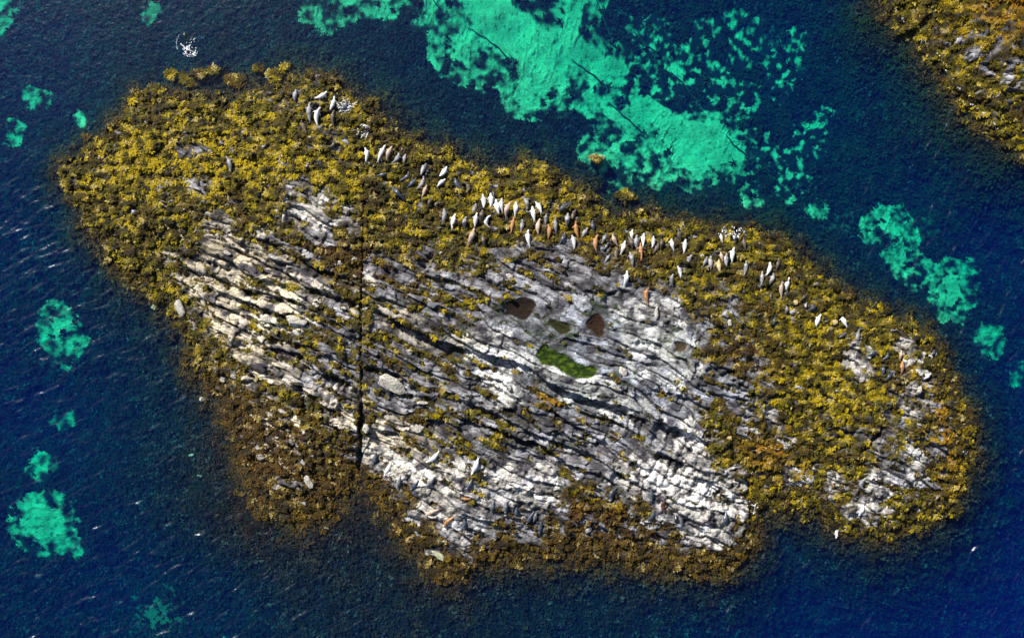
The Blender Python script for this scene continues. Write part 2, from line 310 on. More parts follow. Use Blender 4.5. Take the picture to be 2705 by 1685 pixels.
    if fine:
        kx = x + 0.14 * perlin(x / .8, y / .8, 80) + 0.07 * perlin(x / .27, y / .27, 81)
        ky = y + 0.14 * perlin(x / .8, y / .8, 82) + 0.07 * perlin(x / .27, y / .27, 83)
        for lst, sym in ((CLEFTS, False), (FISSURES, True)):
            for (f, hw, dp) in lst:
                P = pts(f) * 0.985
                m = 2.2
                sel = np.nonzero((x > P[:, 0].min() - m) & (x < P[:, 0].max() + m) & (y > P[:, 1].min() - m) & (y < P[:, 1].max() + m))
                if len(sel[0]) == 0: continue
                if sym: bd, sdn, al = polyline_fields(x[sel] + .9 * (kx[sel] - x[sel]), y[sel], P)
                else: bd, sdn, al = polyline_fields(kx[sel], ky[sel], P)
                taper = sstep(-0.02, 0.14, al) * sstep(-0.02, 0.14, 1 - al) * (0.72 + 0.5 * perlin(al * 9, al * 0 + dp * 31, 84))
                W = hw / PX * (0.75 + 0.6 * np.clip(taper, 0, 1))
                if sym:
                    prof = np.exp(-(bd / W) ** 6) + 0.0 * sdn
                else:
                    sg = bd * sdn + 0.5 * W
                    prof = np.where(sg < 0, sstep(-0.10, 0.0, sg), np.where(sg < 1.2 * W, 1.0, np.exp(-(sg - 1.2 * W) / (1.5 * W))))
                    ridge = np.where(sg < 0, np.exp(sg / 0.8) * sstep(0, -0.12, sg), 0) * 0.22 * dp
                    h[sel] += ridge * taper
                h[sel] -= dp * prof * np.clip(taper, 0, 1.3)
                cl[sel] = np.maximum(cl[sel], prof * np.clip(taper, 0, 1))
    # pools
    poolm = np.zeros(x.shape); poolk = np.zeros(x.shape)
    for k, (kind, f) in enumerate(POOLS):
        P = pts(f) * 0.98
        m = 1.6
        sel = np.nonzero((x > P[:, 0].min() - m) & (x < P[:, 0].max() + m) & (y > P[:, 1].min() - m) & (y < P[:, 1].max() + m))
        if len(sel[0]) == 0: continue
        dd = poly_sdf(P, x[sel] + .2 * (jx[sel] - x[sel]) + .08 * n2[sel], y[sel] + .2 * (jy[sel] - y[sel]) + .06 * n2[sel])
        lev = POOL_LEVEL.setdefault(k, float(np.percentile(h[sel][(dd > 0) & (dd < .35)], 25)))
        inn = sstep(0.9, 0.15, dd)
        h[sel] = np.where(dd < 0, np.minimum(h[sel], lev - 0.04 + 0.22 * np.maximum(dd, -.6)), np.clip(h[sel], lev + .02, lev + .05 + .35 * dd) * inn + h[sel] * (1 - inn))
        poolm[sel] = np.maximum(poolm[sel], sstep(0.14, -0.10, dd)); poolk[sel] = np.where(dd < 0.3, k + 1, poolk[sel])
    # weed pillows
    weed = (1 - rock)
    pil = np.abs(fbm(x / 2.2 + 3, y / 1.3, 3, 90)) * 0.60 + np.abs(fbm(x / .9, y / .45, 2, 94)) * 0.26
    h = h + weed * (1 - sand) * (pil - 0.05) * sstep(6.0, -0.5, np.minimum(di, ds)) * (1 - cl)
    fl = samp(f_float, jx, jy)
    h = np.where((np.minimum(di, ds) > 0), np.maximum(h, np.where(fl < 0.25, -0.03 + 0.0 * h - 0.5 * np.maximum(fl, -0.1), -99)), h)
    caustic_ridge = sstep(.84, 1.0, 1 - np.abs(perlin((x * .91 - y * .41) / .95 + .3 * n2, (x * .41 + y * .91) / 6.0, 165)) * 1.3)  # caustic light lines on the sand, imitated by raised ridges
    h = h + sand * (0.13 * caustic_ridge * sstep(-.2, .3, perlin(x / 7, y / 7, 166)) + .008 * n2)
    return dict(h=h, di=di, ds=ds, rock=rock, sand=sand, faint=faint, cleft=cl, relief=rel, tone=tone, groove=groove, pool=poolm, poolk=poolk, n1=n1, n2=n2, jx=jx, jy=jy, fl=fl, dep=dep)

POOL_LEVEL = {}

# ------------------------------------------------------------------ materials
def new_mat(name):
    m = bpy.data.materials.new(name); m.use_nodes = True
    return m, m.node_tree, m.node_tree.nodes["Principled BSDF"]
def N(nt, typ, **kw):
    n = nt.nodes.new(typ)
    for k, v in kw.items(): setattr(n, k, v)
    return n
def mat_ground():
    m, nt, b = new_mat("ground")
    at = N(nt, "ShaderNodeAttribute", attribute_name="albedo")
    tc = N(nt, "ShaderNodeTexCoord")
    n1 = N(nt, "ShaderNodeTexNoise"); n1.inputs["Scale"].default_value = 5.0; n1.inputs["Detail"].default_value = 8; n1.inputs["Roughness"].default_value = .7
    nt.links.new(tc.outputs["Object"], n1.inputs["Vector"])
    mp = N(nt, "ShaderNodeMapping"); mp.inputs["Rotation"].default_value = (0, 0, -STRIKE); mp.inputs["Scale"].default_value = (.9, 6.5, 2)
    nt.links.new(tc.outputs["Object"], mp.inputs["Vector"])
    n2 = N(nt, "ShaderNodeTexNoise"); n2.inputs["Scale"].default_value = 1.6; n2.inputs["Detail"].default_value = 8; n2.inputs["Roughness"].default_value = .75
    nt.links.new(mp.outputs[0], n2.inputs["Vector"])
    r1 = N(nt, "ShaderNodeMapRange"); r1.inputs["From Min"].default_value = .32; r1.inputs["From Max"].default_value = .68; r1.inputs["To Min"].default_value = .6; r1.inputs["To Max"].default_value = 1.45
    nt.links.new(n1.outputs[0], r1.inputs[0])
    r2 = N(nt, "ShaderNodeMapRange"); r2.inputs["From Min"].default_value = .36; r2.inputs["From Max"].default_value = .56; r2.inputs["To Min"].default_value = .32; r2.inputs["To Max"].default_value = 1.2
    nt.links.new(n2.outputs[0], r2.inputs[0])
    rk = N(nt, "ShaderNodeAttribute", attribute_name="rock")
    mx = N(nt, "ShaderNodeMix", data_type='FLOAT'); mx.inputs[2].default_value = 1.0
    nt.links.new(rk.outputs["Fac"], mx.inputs[0]); nt.links.new(r2.outputs[0], mx.inputs[3])
    mu = N(nt, "ShaderNodeMath", operation='MULTIPLY'); nt.links.new(r1.outputs[0], mu.inputs[0]); nt.links.new(mx.outputs[0], mu.inputs[1])
    vm = N(nt, "ShaderNodeVectorMath", operation='SCALE'); nt.links.new(at.outputs["Color"], vm.inputs[0]); nt.links.new(mu.outputs[0], vm.inputs["Scale"])
    nt.links.new(vm.outputs[0], b.inputs["Base Color"])
    b.inputs["Roughness"].default_value = .8
    b.inputs["Specular IOR Level"].default_value = .25
    ad = N(nt, "ShaderNodeMath", operation='ADD'); nt.links.new(n1.outputs[0], ad.inputs[0]); nt.links.new(n2.outputs[0], ad.inputs[1])
    bp = N(nt, "ShaderNodeBump"); bp.inputs["Strength"].default_value = .9; bp.inputs["Distance"].default_value = .10
    nt.links.new(ad.outputs[0], bp.inputs["Height"]); nt.links.new(bp.outputs[0], b.inputs["Normal"])
    return m
def mat_weed(name, rough=.65, trans=True):
    m, nt, b = new_mat(name)
    at = N(nt, "ShaderNodeAttribute", attribute_name="albedo")
    tc = N(nt, "ShaderNodeTexCoord")
    n1 = N(nt, "ShaderNodeTexNoise"); n1.inputs["Scale"].default_value = 9.0; n1.inputs["Detail"].default_value = 3
    nt.links.new(tc.outputs["Object"], n1.inputs["Vector"])
    r1 = N(nt, "ShaderNodeMapRange"); r1.inputs["From Min"].default_value = .3; r1.inputs["From Max"].default_value = .7; r1.inputs["To Min"].default_value = .65; r1.inputs["To Max"].default_value = 1.3
    nt.links.new(n1.outputs[0], r1.inputs[0])
    vm = N(nt, "ShaderNodeVectorMath", operation='SCALE'); nt.links.new(at.outputs["Color"], vm.inputs[0]); nt.links.new(r1.outputs[0], vm.inputs["Scale"])
    nt.links.new(vm.outputs[0], b.inputs["Base Color"])
    b.inputs["Roughness"].default_value = rough
    b.inputs["Specular IOR Level"].default_value = .15
    return m
M_GROUND = mat_ground()
M_WEED = mat_weed("rockweed_fronds")
M_KELP = mat_weed("kelp_fronds", .8)

def simple_mat(name, col, rough=.6, mottled=None, scale=8.0):
    m, nt, b = new_mat(name)
    b.inputs["Roughness"].default_value = rough
    b.inputs["Base Color"].default_value = (*col, 1)
    if mottled:
        tc = N(nt, "ShaderNodeTexCoord"); n1 = N(nt, "ShaderNodeTexNoise"); n1.inputs["Scale"].default_value = scale; n1.inputs["Detail"].default_value = 5
        nt.links.new(tc.outputs["Object"], n1.inputs["Vector"])
        cr = N(nt, "ShaderNodeValToRGB"); cr.color_ramp.elements[0].position = .38; cr.color_ramp.elements[1].position = .6
        cr.color_ramp.elements[0].color = (*mottled, 1); cr.color_ramp.elements[1].color = (*col, 1)
        nt.links.new(n1.outputs[0], cr.inputs[0]); nt.links.new(cr.outputs[0], b.inputs["Base Color"])
        bp = N(nt, "ShaderNodeBump"); bp.inputs["Strength"].default_value = .5; bp.inputs["Distance"].default_value = .05
        nt.links.new(n1.outputs[0], bp.inputs["Height"]); nt.links.new(bp.outputs[0], b.inputs["Normal"])
    return m
def schlick(nt):
    """reflectance of a water surface, the same from above and from below"""
    ge = N(nt, "ShaderNodeNewGeometry")
    dt = N(nt, "ShaderNodeVectorMath", operation='DOT_PRODUCT'); nt.links.new(ge.outputs["Normal"], dt.inputs[0]); nt.links.new(ge.outputs["Incoming"], dt.inputs[1])
    ab = N(nt, "ShaderNodeMath", operation='ABSOLUTE'); nt.links.new(dt.outputs["Value"], ab.inputs[0])
    iv = N(nt, "ShaderNodeMath", operation='SUBTRACT'); iv.inputs[0].default_value = 1; nt.links.new(ab.outputs[0], iv.inputs[1])
    pw = N(nt, "ShaderNodeMath", operation='POWER'); pw.inputs[1].default_value = 5; nt.links.new(iv.outputs[0], pw.inputs[0])
    ma = N(nt, "ShaderNodeMath", operation='MULTIPLY_ADD'); ma.inputs[1].default_value = .98; ma.inputs[2].default_value = .02; nt.links.new(pw.outputs[0], ma.inputs[0])
    return ma
def mat_water():
    m = bpy.data.materials.new("sea_water"); m.use_nodes = True
    nt = m.node_tree; nt.nodes.clear()
    out = N(nt, "ShaderNodeOutputMaterial")
    tr = N(nt, "ShaderNodeBsdfTransparent"); gl = N(nt, "ShaderNodeBsdfGlossy"); gl.inputs["Roughness"].default_value = .25; gl.inputs["Color"].default_value = (.72, .86, 1, 1)
    fr = schlick(nt)
    tc = N(nt, "ShaderNodeTexCoord"); n1 = N(nt, "ShaderNodeTexNoise"); n1.inputs["Scale"].default_value = 3.2; n1.inputs["Detail"].default_value = 4
    nt.links.new(tc.outputs["Object"], n1.inputs["Vector"])
    bp = N(nt, "ShaderNodeBump"); bp.inputs["Strength"].default_value = .6; bp.inputs["Distance"].default_value = .06
    nt.links.new(n1.outputs[0], bp.inputs["Height"])
    nt.links.new(bp.outputs[0], gl.inputs["Normal"])
    mx = N(nt, "ShaderNodeMixShader")
    nt.links.new(fr.outputs[0], mx.inputs[0]); nt.links.new(tr.outputs[0], mx.inputs[1]); nt.links.new(gl.outputs[0], mx.inputs[2])
    nt.links.new(mx.outputs[0], out.inputs["Surface"])
    va = N(nt, "ShaderNodeVolumeAbsorption"); D = 1.0; sa = (0.55, 0.034, 0.013)
    va.inputs["Density"].default_value = D; va.inputs["Color"].default_value = (1 - sa[0] / D, 1 - sa[1] / D, 1 - sa[2] / D, 1)
    vs = N(nt, "ShaderNodeVolumeScatter"); Ds = .1; ss = (0.0003, 0.0014, 0.034)
    vs.inputs["Density"].default_value = Ds; vs.inputs["Color"].default_value = (ss[0] / Ds, ss[1] / Ds, ss[2] / Ds, 1)
    ad = N(nt, "ShaderNodeAddShader"); nt.links.new(va.outputs[0], ad.inputs[0]); nt.links.new(vs.outputs[0], ad.inputs[1])
    nt.links.new(ad.outputs[0], out.inputs["Volume"])
    return m
M_WATER = mat_water()
def mat_pool():
    m = bpy.data.materials.new("pool_water"); m.use_nodes = True
    nt = m.node_tree; nt.nodes.clear()
    out = N(nt, "ShaderNodeOutputMaterial")
    tr = N(nt, "ShaderNodeBsdfTransparent"); tr.inputs[0].default_value = (.9, .9, .85, 1); gl = N(nt, "ShaderNodeBsdfGlossy"); gl.inputs["Roughness"].default_value = .03
    fr = schlick(nt)
    mx = N(nt, "ShaderNodeMixShader")
    nt.links.new(fr.outputs[0], mx.inputs[0]); nt.links.new(tr.outputs[0], mx.inputs[1]); nt.links.new(gl.outputs[0], mx.inputs[2])
    nt.links.new(mx.outputs[0], out.inputs["Surface"])
    return m
M_POOL = mat_pool()

# ------------------------------------------------------------------ mesh helpers
def mesh_from(name, verts, quads, mat, attrs=None, smooth=True):
    me = bpy.data.meshes.new(name)
    nv, nq = len(verts), len(quads); k = quads.shape[1]
    me.vertices.add(nv); me.vertices.foreach_set("co", np.ascontiguousarray(verts, np.float32).ravel())
    me.loops.add(nq * k); me.loops.foreach_set("vertex_index", np.ascontiguousarray(quads, np.int32).ravel())
    me.polygons.add(nq)
    me.polygons.foreach_set("loop_start", np.arange(0, nq * k, k, dtype=np.int32))
    me.polygons.foreach_set("use_smooth", np.full(nq, smooth, bool))
    for an, av in (attrs or {}).items():
        if av.ndim == 2:
            a = me.attributes.new(an, 'FLOAT_COLOR', 'POINT')
            c = np.ones((nv, 4), np.float32); c[:, :3] = av
            a.data.foreach_set("color", c.ravel())
        else:
            a = me.attributes.new(an, 'FLOAT', 'POINT'); a.data.foreach_set("value", np.ascontiguousarray(av, np.float32))
    me.update(calc_edges=True)
    me.materials.append(mat)
    o = bpy.data.objects.new(name, me); COL.objects.link(o)
    return o
def tag(o, label=None, cat=None, group=None, kind=None):
    if label: o["label"] = label
    if cat: o["category"] = cat
    if group: o["group"] = group
    if kind: o["kind"] = kind
    return o

# ------------------------------------------------------------------ the ground sheet
def graded(lo, hi, step, steps_out):
    a = np.arange(lo, hi + 1e-6, step)
    left = lo - np.cumsum(steps_out); right = hi + np.cumsum(steps_out)
    return np.concatenate([left[::-1], a, right])
outs_x = np.concatenate([np.full(50, .22), np.geomspace(.3, 60, 26)])
outs_y = np.concatenate([np.full(36, .22), np.geomspace(.3, 60, 26)])
gx1 = graded(-46, 47, 0.085, outs_x); gy1 = graded(-27, 26, 0.085, outs_y)
GX, GY = np.meshgrid(gx1, gy1, indexing='ij')
G = ground(GX, GY)
def ground_z(x, y):
    i = np.clip(np.searchsorted(gx1, x) - 1, 0, len(gx1) - 2); j = np.clip(np.searchsorted(gy1, y) - 1, 0, len(gy1) - 2)
    a = (x - gx1[i]) / (gx1[i + 1] - gx1[i]); b = (y - gy1[j]) / (gy1[j + 1] - gy1[j])
    h = G['h']
    return (h[i, j] * (1 - a) + h[i + 1, j] * a) * (1 - b) + (h[i, j + 1] * (1 - a) + h[i + 1, j + 1] * a) * b
def gsamp(key, x, y):
    i = np.clip(np.searchsorted(gx1, x) - 1, 0, len(gx1) - 2); j = np.clip(np.searchsorted(gy1, y) - 1, 0, len(gy1) - 2)
    return G[key][i, j]

def weed_colour(x, y, r):
    """albedo of the rockweed: olive to yellow, orange and red-brown by zone; r is random in 0..1"""
    z = fbm(x / 2.2 + 5, y / 1.8, 3, 110)
    p = fbm(x / 1.25 + 2, y / .7 + 7, 3, 112) + .32 * (r - .5)          # clumps combed along the slope
    q = fbm(x / 1.3 - 8, y / .8, 3, 116)
    fy = sstep(1.5, -2.5, samp(f_yel, x, y)); fo = sstep(1.0, -2.0, samp(f_ora, x, y)); fr = sstep(1.0, -1.2, samp(f_red, x, y))
    c = np.zeros(x.shape + (3,)) + np.array([.106, .090, .006])
    c = mixc(c, [.41, .300, .004], sstep(0, .6, p + .4 * z + .42 * fy - .10))
    c = mixc(c, [.062, .060, .018], sstep(.15, .6, q - .25 * fy) * .85)
    c = mixc(c, [.30, .140, .008], np.clip(fo * (.5 + .7 * z + .8 * p), 0, 1))
    c = mixc(c, [.070, .030, .011], np.clip(fr * (.75 + .5 * z - .5 * p), 0, 1))
    c = mixc(c, [.075, .038, .010], sstep(.05, .5, -z + .4 * q) * (1 - .6 * fy) * .6)
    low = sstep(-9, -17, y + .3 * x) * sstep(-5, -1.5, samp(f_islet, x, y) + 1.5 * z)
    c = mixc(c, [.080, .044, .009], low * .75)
    c = mixc(c, [.022, .017, .007], sstep(.08, .5, -p - .15 * fy) * .9)
    c = mixc(c, [.44, .36, .15], sstep(.55, .9, p + .7 * (r - .5) + .2 * q) * .7)
    return c

def ground_albedo():
    x, y = GX, GY
    n1, n2 = G['n1'], G['n2']
    r = np.clip(0.5 + .5 * n2, 0, 1)
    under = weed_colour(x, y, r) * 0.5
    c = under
    # rock
    wh = sstep(0.9, -0.9, samp(f_white, G['jx'], G['jy']) + 0.8 * n1 + .5 * n2)
    cr = sstep(1.2, -1.2, samp(f_cream, G['jx'], G['jy']) + 0.6 * n1)
    g = fbm(x / 1.9 + 11, y / 1.4, 4, 130)
    rc = np.ones(x.shape + (3,)) * np.array([.185, .182, .200])
    rc = mixc(rc, [.36, .37, .42], sstep(-.1, .5, g))
    rc = mixc(rc, [.070, .068, .085], sstep(-.05, .5, -g))
    rc = mixc(rc, [.66, .58, .44], cr * sstep(-.55, .25, g + .3 * n2))
    mid = sstep(6, 0, np.hypot((x - wx(1450)) / 2.0, y - wy(860)) - 3)
    rc = mixc(rc, [.88, .85, .80], wh * sstep(-.75, -.05, g + .5 * n2))
    rc = rc * (1 - mid[..., None] * np.array([.10, .03, -.04]))
    rc = rc * (1 + 1.9 * G['tone'][..., None])
    # shade of the bedding joints, painted in as near-black rock colour
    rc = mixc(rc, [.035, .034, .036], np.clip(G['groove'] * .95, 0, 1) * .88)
    # weed spots rooted on the rock (bladder wrack in the joints)
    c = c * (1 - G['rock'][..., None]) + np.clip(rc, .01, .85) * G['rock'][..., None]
    alg = sstep(.25, -.35, samp(f_alg, G['jx'], G['jy']) + .4 * n2)
    c = mixc(c, [.030, .085, .004], alg * .8 * sstep(-.05, .25, fbm(x / .6, y / .4, 3, 145)))
    pk = G['poolk']; pm = G['pool']
    for k, colr in ((1, (.022, .012, .008)), (2, (.022, .050, .004)), (3, (.035, .035, .008)), (4, (.040, .017, .010)), (5, (.085, .062, .040))):
        sel = pm * (pk == k)
        c = mixc(c, colr, sel)
    gp = pm * (pk == 2)
    c = mixc(c, [.10, .17, .006], gp * sstep(-.05, .55, fbm(x / .6, y / .4, 4, 140)))
    # sea floor
    sea = sstep(-0.2, 0.4, np.minimum(G['di'], G['ds']))
    fl = np.ones(x.shape + (3,)) * np.array([.010, .008, .007])
    fl = mixc(fl, [.018, .013, .009], sstep(0, .6, fbm(x / 2.6, y / 2.6, 4, 150)))
    fl = mixc(fl, [.008, .007, .006], sstep(0, .6, fbm(x / 3.3 + 9, y / 3.3, 4, 155)))
    c = c * (1 - sea[..., None]) + fl * sea[..., None]
    c = mixc(c, [.22, .19, .10], G['faint'] * .6)
    sc = np.ones(x.shape + (3,)) * np.array([.47, .53, .26]) * (1 + .10 * fbm(x / 1.2, y / 1.2, 3, 160) + .16 * fbm(x / 5, y / 5, 3, 161))[..., None]
    m = G['sand'] * (1 - .6 * sstep(.42, .72, fbm(x / .5, y / .5, 4, 170)) - .22 * sstep(.0, .6, fbm(x / 2.6, y / 2.6, 5, 172)))
    c = c * (1 - m[..., None]) + sc * m[..., None]
    return np.clip(c, .004, .9)
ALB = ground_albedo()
VID = np.arange(GX.size).reshape(GX.shape)
quads = np.stack([VID[:-1, :-1], VID[1:, :-1], VID[1:, 1:], VID[:-1, 1:]], -1).reshape(-1, 4)
VERTS = np.stack([GX, GY, G['h']], -1).reshape(-1, 3)
di_f = G['di'][:-1, :-1].ravel(); ds_f = G['ds'][:-1, :-1].ravel()
cls = np.where(di_f < .9, 1, np.where(ds_f < .9, 2, 0))
for k, nm in ((0, "seabed"), (1, "rock_islet"), (2, "rocky_shore")):
    q = quads[cls == k]
    used = np.unique(q); remap = np.full(len(VERTS), -1); remap[used] = np.arange(len(used))
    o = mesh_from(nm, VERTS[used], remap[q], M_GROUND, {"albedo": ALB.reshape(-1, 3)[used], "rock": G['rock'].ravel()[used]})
    tag(o, kind="structure")

# ------------------------------------------------------------------ water
def build_water():
    ox = np.geomspace(.4, 60, 22)
    xs = graded(-57, 57, .125, ox); ys = graded(-37, 37, .125, ox)
    x, y = np.meshgrid(xs, ys, indexing='ij')
    di = np.minimum(samp(f_islet, x, y), samp(f_shore, x, y))
    right = sstep(10, 34, x - .6 * (y + 10)); left = sstep(-14, -34, x + .3 * y)
    bott = sstep(-14, -30, y)
    calm = sstep(0.2, 4.0, di)
    left = left * sstep(22, 8, y)
    chop = np.clip(1.4 * right + left + .6 * bott + .12, 0, 1.8) * (0.25 + .75 * calm)
    def waves(ang, sd_):
        ca, sa_ = math.cos(ang), math.sin(ang)
        v = x * ca + y * sa_; u = -x * sa_ + y * ca
        q = u + .5 * perlin(v / 5, u / 5, sd_) 
        n = perlin(q / .8, v / 2.4, sd_ + 1) + .6 * perlin(q / .36 + 3, v / 1.1, sd_ + 2)
        big = perlin(q / 2.6, v / 6.5, sd_ + 3)
        crest = np.clip(1 - np.abs(big + .25 * n) * 3.2, 0, 1) ** 2 * sstep(-.1, .6, perlin(v / 2.2, q / 4, sd_ + 4))
        return .085 * n + .06 * big + .05 * crest
    wl = waves(math.radians(33), 200); wr = waves(math.radians(62), 210)
    k = sstep(-12, 14, x)
    z = chop * (wl * (1 - k) + wr * k) * .95 + .012 * fbm(x / .6, y / .6, 2, 220)
    edge = np.maximum(np.abs(x) / 57, np.abs(y) / 37)
    z = np.where(edge > 1, z * 0, z)
    V = np.stack([x, y, z], -1).reshape(-1, 3)
    vid = np.arange(x.size).reshape(x.shape)
    q = np.stack([vid[:-1, :-1], vid[1:, :-1], vid[1:, 1:], vid[:-1, 1:]], -1).reshape(-1, 4)
    # closed below: a floor under the sea bed and four sides
    b = len(V)
    bx0, bx1, by0, by1 = xs[0], xs[-1], ys[0], ys[-1]
    bot = []
    rim = np.concatenate([vid[:, 0], vid[-1, 1:], vid[-2::-1, -1], vid[0, -2:0:-1]])
    low = V[rim].copy(); low[:, 2] = -60
    nr = len(rim); lid = b + np.arange(nr)
    side = np.stack([rim, lid, np.roll(lid, -1), np.roll(rim, -1)], -1)
    side = side[:, ::-1]
    V = np.concatenate([V, low])
    c = len(V); V = np.concatenate([V, [[0, 0, -60.0]]])
    fan = np.stack([lid, np.roll(lid, -1), np.full(nr, c), np.full(nr, c)], -1)
    me_q = np.concatenate([q, side])
    o = mesh_from("sea", V, me_q, M_WATER)
    bm = bmesh.new(); bm.from_mesh(o.data); bm.verts.ensure_lookup_table()
    for t in range(nr):
        bm.faces.new((bm.verts[int(lid[t])], bm.verts[c], bm.verts[int(lid[(t + 1) % nr])]))
    bmesh.ops.recalc_face_normals(bm, faces=bm.faces[:])
    bm.to_mesh(o.data); bm.free()
    tag(o, kind="structure")
build_water()
for k, (kind, f) in enumerate(POOLS):
    P = pts(f) * .98; c = P.mean(0); P = c + (P - c) * 1.12
    bm = bmesh.new()
    bm.faces.new([bm.verts.new((p[0], p[1], POOL_LEVEL[k] - .02)) for p in P])
    me = bpy.data.meshes.new("pool_water"); bm.to_mesh(me); bm.free(); me.materials.append(M_POOL)
    o = bpy.data.objects.new("pool_water", me); COL.objects.link(o); tag(o, kind="structure")

def tube(bm, P, rad, seg=6):
    rings = []
    n = len(P)
    for i in range(n):
        a = Vector(P[max(i - 1, 0)]); b = Vector(P[min(i + 1, n - 1)]); t = (b - a).normalized()
        s_ = t.cross(Vector((0, 0, 1))).normalized(); u = s_.cross(t)
        r = rad[i] if hasattr(rad, '__len__') else rad
        rings.append([bm.verts.new(Vector(P[i]) + (s_ * math.cos(q) + u * math.sin(q)) * r) for q in [2 * math.pi * e / seg for e in range(seg)]])
    for i in range(n - 1):
        for e in range(seg):
            bm.faces.new((rings[i][e], rings[i][(e + 1) % seg], rings[i + 1][(e + 1) % seg], rings[i + 1][e]))
    bm.faces.new(rings[0][::-1]); bm.faces.new(rings[-1])
def finish(name, bm, mat, smooth=True):
    me = bpy.data.meshes.new(name); bmesh.ops.recalc_face_normals(bm, faces=bm.faces[:]); bm.to_mesh(me); bm.free()
    for p in me.polygons: p.use_smooth = smooth
    me.materials.append(mat)
    o = bpy.data.objects.new(name, me); COL.objects.link(o)
    return o

# ------------------------------------------------------------------ seals
def fur(name, col, spot, lo=.40, hi=.56, rough=.5, scale=3.2):
    m, nt, b = new_mat(name)
    tc = N(nt, "ShaderNodeTexCoord"); n1 = N(nt, "ShaderNodeTexNoise"); n1.inputs["Scale"].default_value = scale; n1.inputs["Detail"].default_value = 6; n1.inputs["Roughness"].default_value = .65
    oi = N(nt, "ShaderNodeObjectInfo"); vm = N(nt, "ShaderNodeVectorMath", operation='SCALE'); vm.inputs[0].default_value = (37, 11, 5)
    nt.links.new(oi.outputs["Random"], vm.inputs["Scale"])
    va = N(nt, "ShaderNodeVectorMath", operation='ADD'); nt.links.new(tc.outputs["Object"], va.inputs[0]); nt.links.new(vm.outputs[0], va.inputs[1]); nt.links.new(va.outputs[0], n1.inputs["Vector"])
    cr = N(nt, "ShaderNodeValToRGB"); cr.color_ramp.elements[0].position = lo; cr.color_ramp.elements[1].position = hi
    cr.color_ramp.elements[0].color = (*spot, 1); cr.color_ramp.elements[1].color = (*col, 1)
    nt.links.new(n1.outputs[0], cr.inputs[0])
    rr = N(nt, "ShaderNodeMapRange"); rr.inputs["To Min"].default_value = .8; rr.inputs["To Max"].default_value = 1.15; nt.links.new(oi.outputs["Random"], rr.inputs[0])
    v2 = N(nt, "ShaderNodeVectorMath", operation='SCALE'); nt.links.new(cr.outputs[0], v2.inputs[0]); nt.links.new(rr.outputs[0], v2.inputs["Scale"]); nt.links.new(v2.outputs[0], b.inputs["Base Color"])
    b.inputs["Roughness"].default_value = rough
    return m
COATS = {
 'W': ("pale silver", fur("fur_silver", (.78, .78, .80), (.42, .42, .44), .30, .50)),
 'G': ("grey mottled", fur("fur_grey", (.34, .34, .37), (.10, .10, .11), .38, .60)),
 'B': ("wet blue-grey", fur("fur_wet", (.10, .125, .17), (.035, .04, .055), .38, .62, .28)),
 'D': ("dark brown-grey", fur("fur_dark", (.14, .11, .085), (.05, .04, .032), .38, .62)),
 'T': ("rusty tan", fur("fur_tan", (.46, .235, .095), (.24, .105, .04), .34, .54)),
 'P': ("pinkish cream", fur("fur_cream_pink", (.56, .42, .34), (.30, .20, .15), .33, .55)),
 'C': ("cream yellow", fur("fur_cream", (.60, .48, .28), (.42, .30, .15), .33, .55)),
 'K': ("black wet", fur("fur_black", (.030, .033, .045), (.014, .015, .02), .4, .6, .22)),
 'R': ("dark red-brown", fur("fur_red", (.15, .055, .028), (.06, .025, .018), .4, .6))}
PROFILE = [(0.0, .016, .014), (.018, .036, .030), (.05, .052, .046), (.085, .068, .064), (.12, .074, .072), (.16, .070, .072), (.20, .076, .080), (.26, .104, .102), (.33, .128, .118), (.42, .146, .128), (.52, .146, .125), (.62, .128, .110), (.72, .098, .086), (.81, .066, .060), (.88, .042, .040), (.92, .034, .030)]
